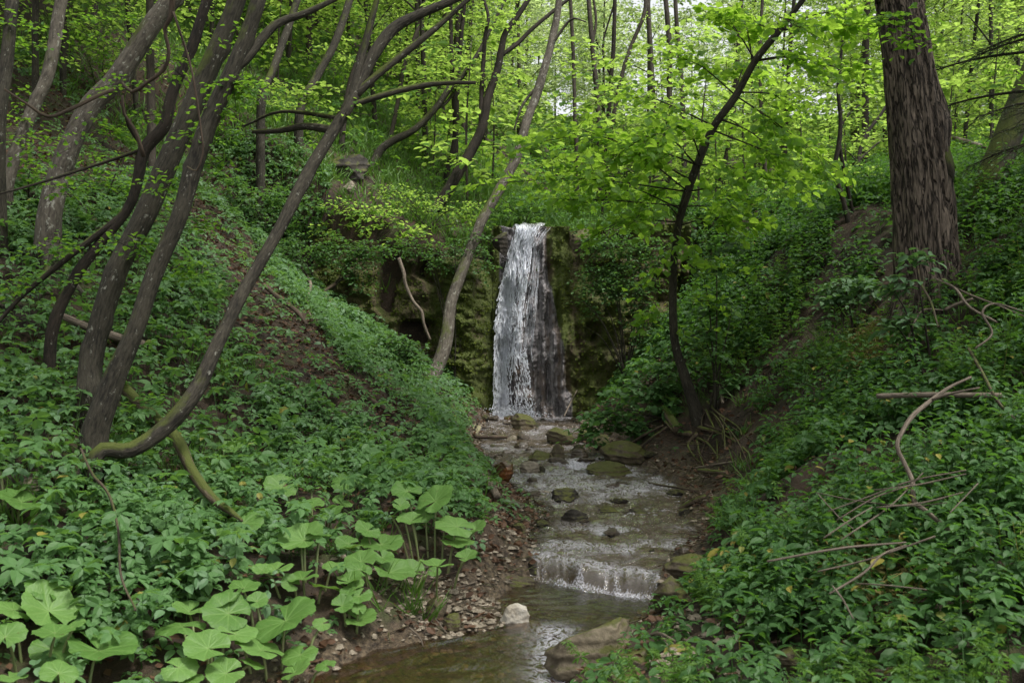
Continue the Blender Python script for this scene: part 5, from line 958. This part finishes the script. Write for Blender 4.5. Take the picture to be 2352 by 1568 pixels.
while len(sp_) < 64 and tr_ < 3000:
    tr_ += 1; y = rng.choice([rng.uniform(11.4, 16.6), rng.uniform(7.9, 11.4)], p=[.68, .32]); a_, b_ = float(eL(y)), float(eR(y)); f_ = rng.beta(.7, .7); x = a_-.12+(b_-a_+.24)*f_; r0_ = math.exp(rng.uniform(math.log(.045), math.log(.15)))
    if any((x-p)**2+(y-q)**2 < (r0_+e)**2*1.1 for p, q, e in sp_): continue
    if y < 11.4 and .18 < f_ < .82: r0_ *= .6
    sp_.append((x, y, r0_)); k = len(sp_)-1; o = bits[k % 5] if k < 5 else linkcopy(bits[k % 5], None, 'wet_stone'); o.location = (x, y, max(float(zwater(np.array(x), np.array(y))), ground(x, y))+r0_*.12); o.scale = (r0_*rng.uniform(.9, 1.4), r0_, r0_*rng.uniform(.7, 1.)); o.rotation_euler = (rng.uniform(-.2, .2), rng.uniform(-.2, .2), rng.uniform(0, 6.28))
    tag(o, 'small dark wet stone strewn between the larger rocks of the stream bed', 'rock', 'small wet stones of the stream bed')
rock('stone', 'white limestone block at the edge of the clear pool', 1180, 1428, 78, 62, 'rockwhite', 21, tilt=(.3, -.15), cuts=13); rock('stone', 'brown stone tucked behind the white block in the pool', 1222, 1448, 60, 34, 'rockbare', 22)
rock('stone', 'long mossy slab lying at the left end of the small ledge cascade', 1183, 1343, 116, 32, 'rock', 23, deep=.45, tilt=(0, .16), cuts=13); rock('stone', 'upright pointed mossy stone on the gravel bar', 1000, 1402, 46, 78, 'rock', 24, deep=.7, tilt=(0, .2)); rock('stone', 'low mossy stone beside the upright pointed one', 1042, 1432, 44, 36, 'rock', 25)
rock('boulder', 'big flat topped brown boulder at the bottom edge of the pool', 1375, 1512, 225, 140, 'rockbrown', 37, deep=.75, d=5.55, tilt=(.12, -.10), cuts=16, yaw=.1); rock('boulder', 'grey brown boulder leaning against the big flat topped one', 1465, 1532, 140, 110, 'rockbrown', 28, deep=.8, d=5.25, cuts=14); rock('boulder', 'moss capped boulder cut off by the bottom edge', 1460, 1590, 200, 90, 'rock', 29, deep=.8, d=4.9)
rock('boulder', 'mossy boulder at the right bank beside the ledge', 1600, 1318, 130, 66, 'rock', 30, deep=.8); rock('boulder', 'dark mossy boulder at the right end of the small ledge cascade', 1548, 1372, 100, 84, 'rock', 31); rock('boulder', 'submerged smooth slab under the foam below the ledge', 1440, 1398, 140, 26, 'rockwet', 32, deep=.7)
rock('rock_ledge', 'dark rock ledge jutting from the slope under the ridge trees', 645, 385, 220, 90, 'rockdark', 33, deep=.8, cuts=14, push=1.3); rock('rock_ledge', 'crumbling brown rock outcrop right of the dark ledge', 800, 400, 110, 70, 'rockdark', 34, deep=.7, cuts=14, push=1.25); rock('stone', 'pale loose stone below the crumbling outcrop', 800, 432, 30, 26, 'rockbare', 35)
rock('rock_ledge', 'grey overhanging rock block at the right shoulder of the falls', 1335, 552, 64, 44, 'rock', 36, d=16.75, deep=.7, cuts=14); rock('rock_ledge', 'mossy rock block at the left shoulder of the falls', 1152, 560, 44, 44, 'rockdark', 41, d=17.0, deep=.7, cuts=13)
rock('stone', 'flat brown stone behind the lone round butterbur leaf', 70, 1115, 70, 40, 'rockbare', 39); rock('stone', 'mossy stone sunk in leaves at the bottom right', 1830, 1520, 90, 50, 'rock', 40); rock('stone', 'brown stone half buried in herbs below the bent pale branch', 1880, 1425, 60, 34, 'rockbare', 41)
# pale yellow block with dark discs for holes, inner shade put into their colour
c = hit(1092, 992); bl = thing('pierced_block', 'pale yellow block with dark round holes lying among sticks', 'litter', c, None); Rm = Matrix.Rotation(.5, 3, 'Y')@Matrix.Rotation(-.4, 3, 'X')
def boxv(sx, sy, sz, off=(0, 0, 0)):
    V = np.array([(x, y, z) for x in (-1, 1) for y in (-1, 1) for z in (-1, 1)], float)*np.array((sx, sy, sz))+np.array(off); return V@np.array(Rm).T, np.array([(0, 1, 3, 2), (4, 6, 7, 5), (0, 4, 5, 1), (2, 3, 7, 6), (0, 2, 6, 4), (1, 5, 7, 3)])
_m = NT('pale_block'); M['block'] = _m.done(_m.bsdf(_m.mix(_m.noise(_m.pos(), 30, 3), (.26, .235, .13), (.38, .35, .21)), .7)); _m = NT('hole'); M['hole'] = _m.done(_m.bsdf((.02, .017, .012), .9))
V, f = boxv(.05, .035, .085); mk('body', V+c+np.array((0, 0, .02)), f, M['block'], bl, smooth=False)
for z in (.045, -.005, -.05):
    P = (np.array((0, -.034, z))@np.array(Rm).T)+c+np.array((0, 0, .07)); e = np.array((0, -.004, 0))@np.array(Rm).T; V, f, a = tube([P-e*.2, P+e], [.017, .017], sides=10, step=.01, rough=.05); mk('hole', V, f, M['hole'], bl)
# gravel: pebbles of the bar, the stream bed and the edges
def pebbles(P, r0, r1):
    n = len(P); t = np.array([(1, 0, 0), (.5, .8, 0), (-.5, .85, 0), (-1, 0, 0), (-.5, -.85, 0), (.5, -.8, 0), (.55, 0, .5), (-.3, .45, .55), (-.3, -.45, .5), (0, 0, -.5)]); f = np.array([(0, 1, 6), (1, 2, 7), (1, 7, 6), (2, 3, 7), (3, 4, 8), (3, 8, 7), (4, 5, 8), (5, 0, 6), (5, 6, 8), (6, 7, 8), (1, 0, 9), (2, 1, 9), (3, 2, 9), (4, 3, 9), (5, 4, 9), (0, 5, 9)])
    a = rng.uniform(0, 6.28, n); s = np.exp(rng.uniform(math.log(r0), math.log(r1), n))[:, None, None]*rng.uniform(.55, 1.2, (n, 1, 3)); V = t[None]*s*(1+.15*rng.normal(size=(n, 10, 1))); x = V[..., 0]*np.cos(a)[:, None]-V[..., 1]*np.sin(a)[:, None]; y = V[..., 0]*np.sin(a)[:, None]+V[..., 1]*np.cos(a)[:, None]
    V = np.stack((x, y, V[..., 2]), -1)+P[:, None]; return V.reshape(-1, 3), [(f[None]+np.arange(n)[:, None, None]*10).reshape(-1, 3)], 0
P, u, v = scatter(60000, -1.6, 3, 4.6, 16.8); o = bank(P); bar = np.exp(-((P[:, 0]+.40)/.45)**2-((P[:, 1]-6.75)/.5)**2); pr = np.where((o > -.15) & (o < .25), .10, 0)+bar*.9*(o > -.2)+np.where((o < 0) & (P[:, 1] < 7.2), .16, 0)+np.where(inside(u, v, MUD), .22, 0)+np.where(inside(u, v, [(1500, 1400), (1700, 1400), (1700, 1600), (1480, 1600)]), .25, 0); k = rng.random(len(P)) < pr; P = P[k]
V, f, m_ = pebbles(P+UP*.004, .009, .036); tag(mk('gravel', V, f, M['pebble'], smooth=False), 'pale flat gravel of the bar and the stream edges', 'gravel', kind='stuff')

# ---- dead wood
def stick(label, pts, mat='dead', lift=.02, name='fallen_branch', d=None, dd=0., side=(), group='fallen branches and sticks', ends=None):
    """a stick lying on the ground or the leaves: layout points (u, v, width)"""
    if d is None:
        a, b = hit(pts[0][0], pts[0][1], lift), hit(pts[-1][0], pts[-1][1], lift); d0, d1 = a[1], b[1]
        if ends: d0, d1 = ends
    else: d0, d1 = d, d+dd
    P, R = path_px(pts, d0, d1); R = R*(.95 if 'mossy' in label or 'log' in label else .74); P[1:-1] += rng.normal(0, .012, P[1:-1].shape); g = terrain(P[:, 0], P[:, 1])+.3*R; P[:, 2] = np.maximum(P[:, 2], g)
    if not side:
        o = tubes_obj(name, [(P, R)], M[mat], origin=P[0], sides=9, step=.04, rough=.14); return tag(o, label, 'branch', group)
    t = thing(name, label, 'branch', P[0], group); tubes_obj('stem', [(P, R)], M[mat], t, sides=9, step=.04, rough=.14)
    for s_ in side:
        Q, Rq = path_px(s_, d0*.5+d1*.5, d0*.5+d1*.5+.1); S = spline(P, .03); Q += (S[np.argmin(np.linalg.norm(np.stack(project(S)[:2], 1)-np.array(s_[0][:2]), axis=1))]-Q[0])*np.linspace(1, 0, len(Q))[:, None]; tubes_obj('side_twig', [(Q, Rq)], M[mat], t, sides=6, step=.05)
    return t
stick('long mossy fallen branch crossing behind the arching trunk foot down to the butterbur', [(285, 890, 26), (345, 950, 30), (400, 1010, 28), (440, 1080, 28), (490, 1140, 22), (530, 1172, 15), (556, 1195, 7)], 'deadmoss', .26)
stick('weathered grey log behind the two thick left trunks', [(140, 725, 18), (215, 755, 20), (300, 782, 22), (330, 790, 20)], 'dead', .28)
stick('thin dark stick standing down through the left bank carpet', [(186, 1030, 8), (215, 1095, 9), (245, 1140, 9), (262, 1225, 8), (285, 1320, 8), (312, 1400, 6)], 'deaddark', .42)
stick('pale twisted bare root snaking down under the dense dark shrub', [(706, 640, 9), (735, 670, 12), (765, 700, 13), (775, 725, 12), (800, 738, 10)], 'dead', .12)
stick('pale thin root hanging beside the twisted bare root', [(700, 625, 8), (712, 655, 10), (705, 690, 9), (707, 715, 8), (722, 735, 6)], 'dead', .14)
stick('dark sagging root left of the pale twisted roots', [(605, 655, 14), (645, 690, 16), (680, 715, 15), (705, 745, 9)], 'deaddark', .1)
stick('bare forked bough lying over the cliff rim by the dense dark shrub', [(740, 672, 11), (790, 640, 12), (830, 628, 10), (850, 622, 7)], 'deaddark', .18)
stick('peeling bare root hanging down the mossy cliff wall', [(916, 592, 9), (930, 625, 9), (928, 650, 8), (948, 690, 8), (968, 715, 8), (972, 745, 7), (988, 780, 6)], 'dead', d=16.05, dd=-.1)
stick('short brown log at the foot of the bluish shrub', [(835, 808, 11), (885, 827, 12)], 'deadmoss', .06)
stick('dark knotty log on the leafy slope above the stream', [(828, 890, 10), (850, 920, 14), (905, 950, 9)], 'deaddark', .06)
stick('straight grey log lying level in the nettles of the right bank', [(2014, 910, 13), (2100, 907, 14), (2200, 908, 14), (2300, 908, 12)], 'dead', .36)
stick('pale bent branch standing in a sickle curve on the right bank', [(2230, 866, 8), (2185, 892, 10), (2140, 920, 14), (2100, 950, 15), (2076, 985, 14), (2066, 1030, 14), (2082, 1072, 14), (2098, 1100, 15), (2096, 1140, 15), (2130, 1180, 14), (2180, 1218, 11)], 'dead', .42, side=[[(2140, 920, 8), (2180, 905, 6), (2250, 890, 4)]], ends=(5.8, 5.0))
Gt = 'thin bare twigs over the right bank'
for k, (lab, pts) in enumerate([
    ('longest thin pale twig lying nearly level in the lower right herbs', [(1762, 1289, 7), (1922, 1268, 8), (2081, 1245, 6)]), ('pale twig just under the longest one, rising to the right', [(1878, 1312, 5), (2007, 1275, 6), (2148, 1231, 6)]), ('brown arching twig at the lower edge of the bare twig heap', [(1905, 1363, 7), (1990, 1309, 8), (2040, 1282, 7), (2081, 1251, 4)]),
    ('thin twig crossing the sickle curved branch near its lower bend', [(1902, 1174, 4), (2007, 1143, 5), (2084, 1113, 5), (2219, 1079, 4)]), ('straight twig running just below the crossing one', [(1922, 1194, 4), (2007, 1150, 5), (2091, 1113, 4)]), ('steep straight twig at the left of the twig heap', [(1892, 1235, 5), (1950, 1198, 5), (2003, 1164, 4)]),
    ('long twig passing under the sickle curved branch', [(2013, 1165, 5), (2108, 1154, 6), (2213, 1130, 4)]), ('twig with a pale tip at the top of the twig heap', [(2007, 1125, 4), (2108, 1110, 5), (2219, 1088, 4)]), ('short steep twig at the right end of the twig heap', [(2182, 1177, 4), (2246, 1110, 4)]),
    ('drooping twig sagging through the left of the twig heap', [(1872, 1130, 3), (1973, 1154, 4), (2088, 1159, 4), (2175, 1154, 3)]), ('hair thin twig falling steeply left in the heap', [(1878, 1133, 3), (1926, 1184, 4), (1960, 1214, 3)]), ('low twig lying by itself below the heap in yellowed herbs', [(1963, 1339, 4), (2047, 1341, 5), (2128, 1353, 4)]),
    ('slanting twig from the heap down into the nettles', [(2120, 1085, 4), (2050, 1150, 4), (1960, 1215, 5), (1930, 1240, 3)]), ('dark stem leaning up from the lower end of the arching twig', [(1912, 1345, 5), (1940, 1375, 6), (1960, 1420, 4)])]):
    stick(lab, pts, 'dead', .54, 'bare_twig', group=Gt)
for lab, pts, mt, lf in [
    ('dead bough with a forked tip before the big furrowed trunk', [(2290, 740, 7), (2230, 700, 8), (2190, 660, 8), (2140, 640, 5)], 'dead', .5), ('dark crooked stem hanging before the big furrowed trunk foot', [(2155, 750, 5), (2140, 690, 7), (2120, 640, 7), (2105, 570, 5)], 'deaddark', .6), ('crooked grey stem zigzagging at the right edge', [(2240, 800, 6), (2275, 760, 7), (2260, 720, 7), (2285, 700, 6), (2350, 715, 6)], 'dead', .5),
    ('dark stick leaning above the level grey log', [(2225, 800, 7), (2262, 850, 8), (2300, 920, 8), (2330, 960, 5)], 'deaddark', .4), ('forked bare twig over nettles beneath the big furrowed trunk', [(2085, 780, 4), (2110, 730, 6), (2125, 712, 6), (2165, 712, 4)], 'dead', .5), ('reddish bare stick among nettles above the grey log', [(2170, 712, 7), (2200, 700, 9), (2235, 686, 6)], 'dead', .5), ('thin long twig sloping down right from the big furrowed trunk', [(2150, 640, 5), (2230, 680, 6), (2300, 710, 5), (2360, 730, 4)], 'dead', .5),
    ('pale fallen trunk lying behind the big furrowed trunk', [(2170, 312, 14), (2220, 325, 15), (2262, 338, 12)], 'dead', .5)]:
    stick(lab, pts, mt, lf)
for lab, pts, mt, lf in [
    ('flat grey log lying across the upper trickle', [(1092, 1003, 9), (1130, 1006, 10), (1163, 1003, 8)], 'deaddark', .05), ('mossy broken log end poking out of the left bank at the riffle', [(1085, 1045, 12), (1100, 1080, 16), (1125, 1115, 18), (1142, 1140, 18)], 'dead', .10), ('thin brown stick alongside the broken log end', [(1118, 1100, 8), (1140, 1125, 8), (1156, 1152, 6)], 'deaddark', .06),
    ('pale thin stick sloping down from the left bank above the rust stained stone', [(1047, 968, 5), (1062, 1000, 6), (1085, 1066, 5)], 'dead', .12), ('short pale stick across the trickle above the rust stained stone', [(1098, 1055, 5), (1142, 1044, 6)], 'dead', .06), ('twig standing out of the mud in the riffle', [(1266, 1218, 5), (1285, 1236, 6), (1304, 1258, 5)], 'dead', .03),
    ('pale stick at the water edge beside the roots of the lime tree', [(1599, 1074, 7), (1640, 1070, 7), (1684, 1060, 5)], 'dead', .12), ('stubby mossy log below the lime tree roots', [(1605, 1080, 10), (1635, 1082, 11), (1664, 1085, 9)], 'deadmoss', .1), ('thin branch lying across the wet shore right of the largest boulder', [(1478, 1106, 6), (1530, 1116, 7), (1608, 1127, 6)], 'deaddark', .04),
    ('rotten log lying at the right water edge', [(1562, 1168, 12), (1590, 1154, 14), (1620, 1140, 11)], 'deadmoss', .05), ('dark stick slanting up from the right water edge', [(1624, 1200, 6), (1660, 1174, 7), (1695, 1146, 6)], 'deaddark', .08), ('dark branch slanting up the right bank beside the ledge', [(1640, 1276, 8), (1672, 1245, 9), (1704, 1208, 7)], 'deaddark', .08),
    ('straight dark stick pointing from the big boulder to the stump, upper of two', [(1443, 1022, 8), (1480, 1002, 8), (1524, 976, 6)], 'deaddark', .1), ('straight dark stick pointing from the big boulder to the stump, lower of two', [(1464, 1035, 8), (1500, 1003, 8), (1532, 980, 6)], 'deaddark', .1), ('thick twig lying before the pale cut log end at the pool', [(1470, 1466, 8), (1510, 1464, 9), (1550, 1472, 7)], 'dead', .05),
    ('forked grey twig on the gravel bar', [(940, 1440, 5), (955, 1465, 5), (975, 1495, 4)], 'dead', .05), ('thin leaning twig over the gravel bar', [(1000, 1420, 4), (1030, 1462, 4), (1068, 1500, 3)], 'dead', .06), ('grey stick lying on the gravel behind the upright pointed stone', [(1000, 1365, 5), (1050, 1350, 7), (1095, 1335, 5)], 'dead', .03), ('dark stick reaching from butterbur leaves over the gravel', [(975, 1345, 5), (1020, 1325, 6), (1060, 1310, 5)], 'deaddark', .06),
    ('thin stick leaning on the grey rock right of the waterfall', [(1296, 955, 4), (1310, 925, 4), (1327, 893, 3)], 'dead', .3), ('stubby rotten stump leaning left of the lime tree foot', [(1558, 985, 30), (1535, 955, 27), (1512, 922, 24)], 'deadmoss', .1), ('split pale stub rising beside the thin upright sapling', [(1660, 925, 9), (1655, 900, 12), (1650, 885, 8)], 'dead', .15),
    ('thin stick lying on the brown litter strip', [(475, 730, 4), (490, 745, 5), (500, 765, 4)], 'dead', .05), ('straight twig lying on the lower left slope carpet', [(610, 965, 4), (640, 985, 5), (680, 1015, 4)], 'dead', .1)]:
    stick(lab, pts, mt, lf)
# brushwood caught under the lime tree roots and along the wet shores: too tangled to count
n = 420; Pb, ub, vb = scatter(30000, -1, 3, 6, 16.5); ob = bank(Pb); k = (ob > -.05) & (ob < .55) & (rng.random(len(Pb)) < np.where(inside(ub, vb, STRIP), .16, .025)+np.where(inside(ub, vb, MUD), .04, 0)); Pb = Pb[k]; n = len(Pb); A = nrm(rnd(n)*np.array((1, 1, .22))+np.array((0, 0, .08))); L_ = rng.gamma(2, .09, n)+.05
B0 = Pb+UP*.015; B1 = B0+A*L_[:, None]*.5+rnd(n)*.012; B2 = B1+nrm(A+.35*rnd(n)*np.array((1, 1, .4)))*L_[:, None]*.5; w0 = rng.uniform(.0025, .007, n)
V, f, m_ = cat_([prism(B0, B1, w0, w0*.8)[:2]+(0,), prism(B1, B2, w0*.8, w0*.3)[:2]+(0,)]); tag(mk('brushwood', V, f, M['deaddark'], attrs={'bark': V}), 'tangle of thin dead twigs washed up along the wet shores', 'brushwood', kind='stuff')
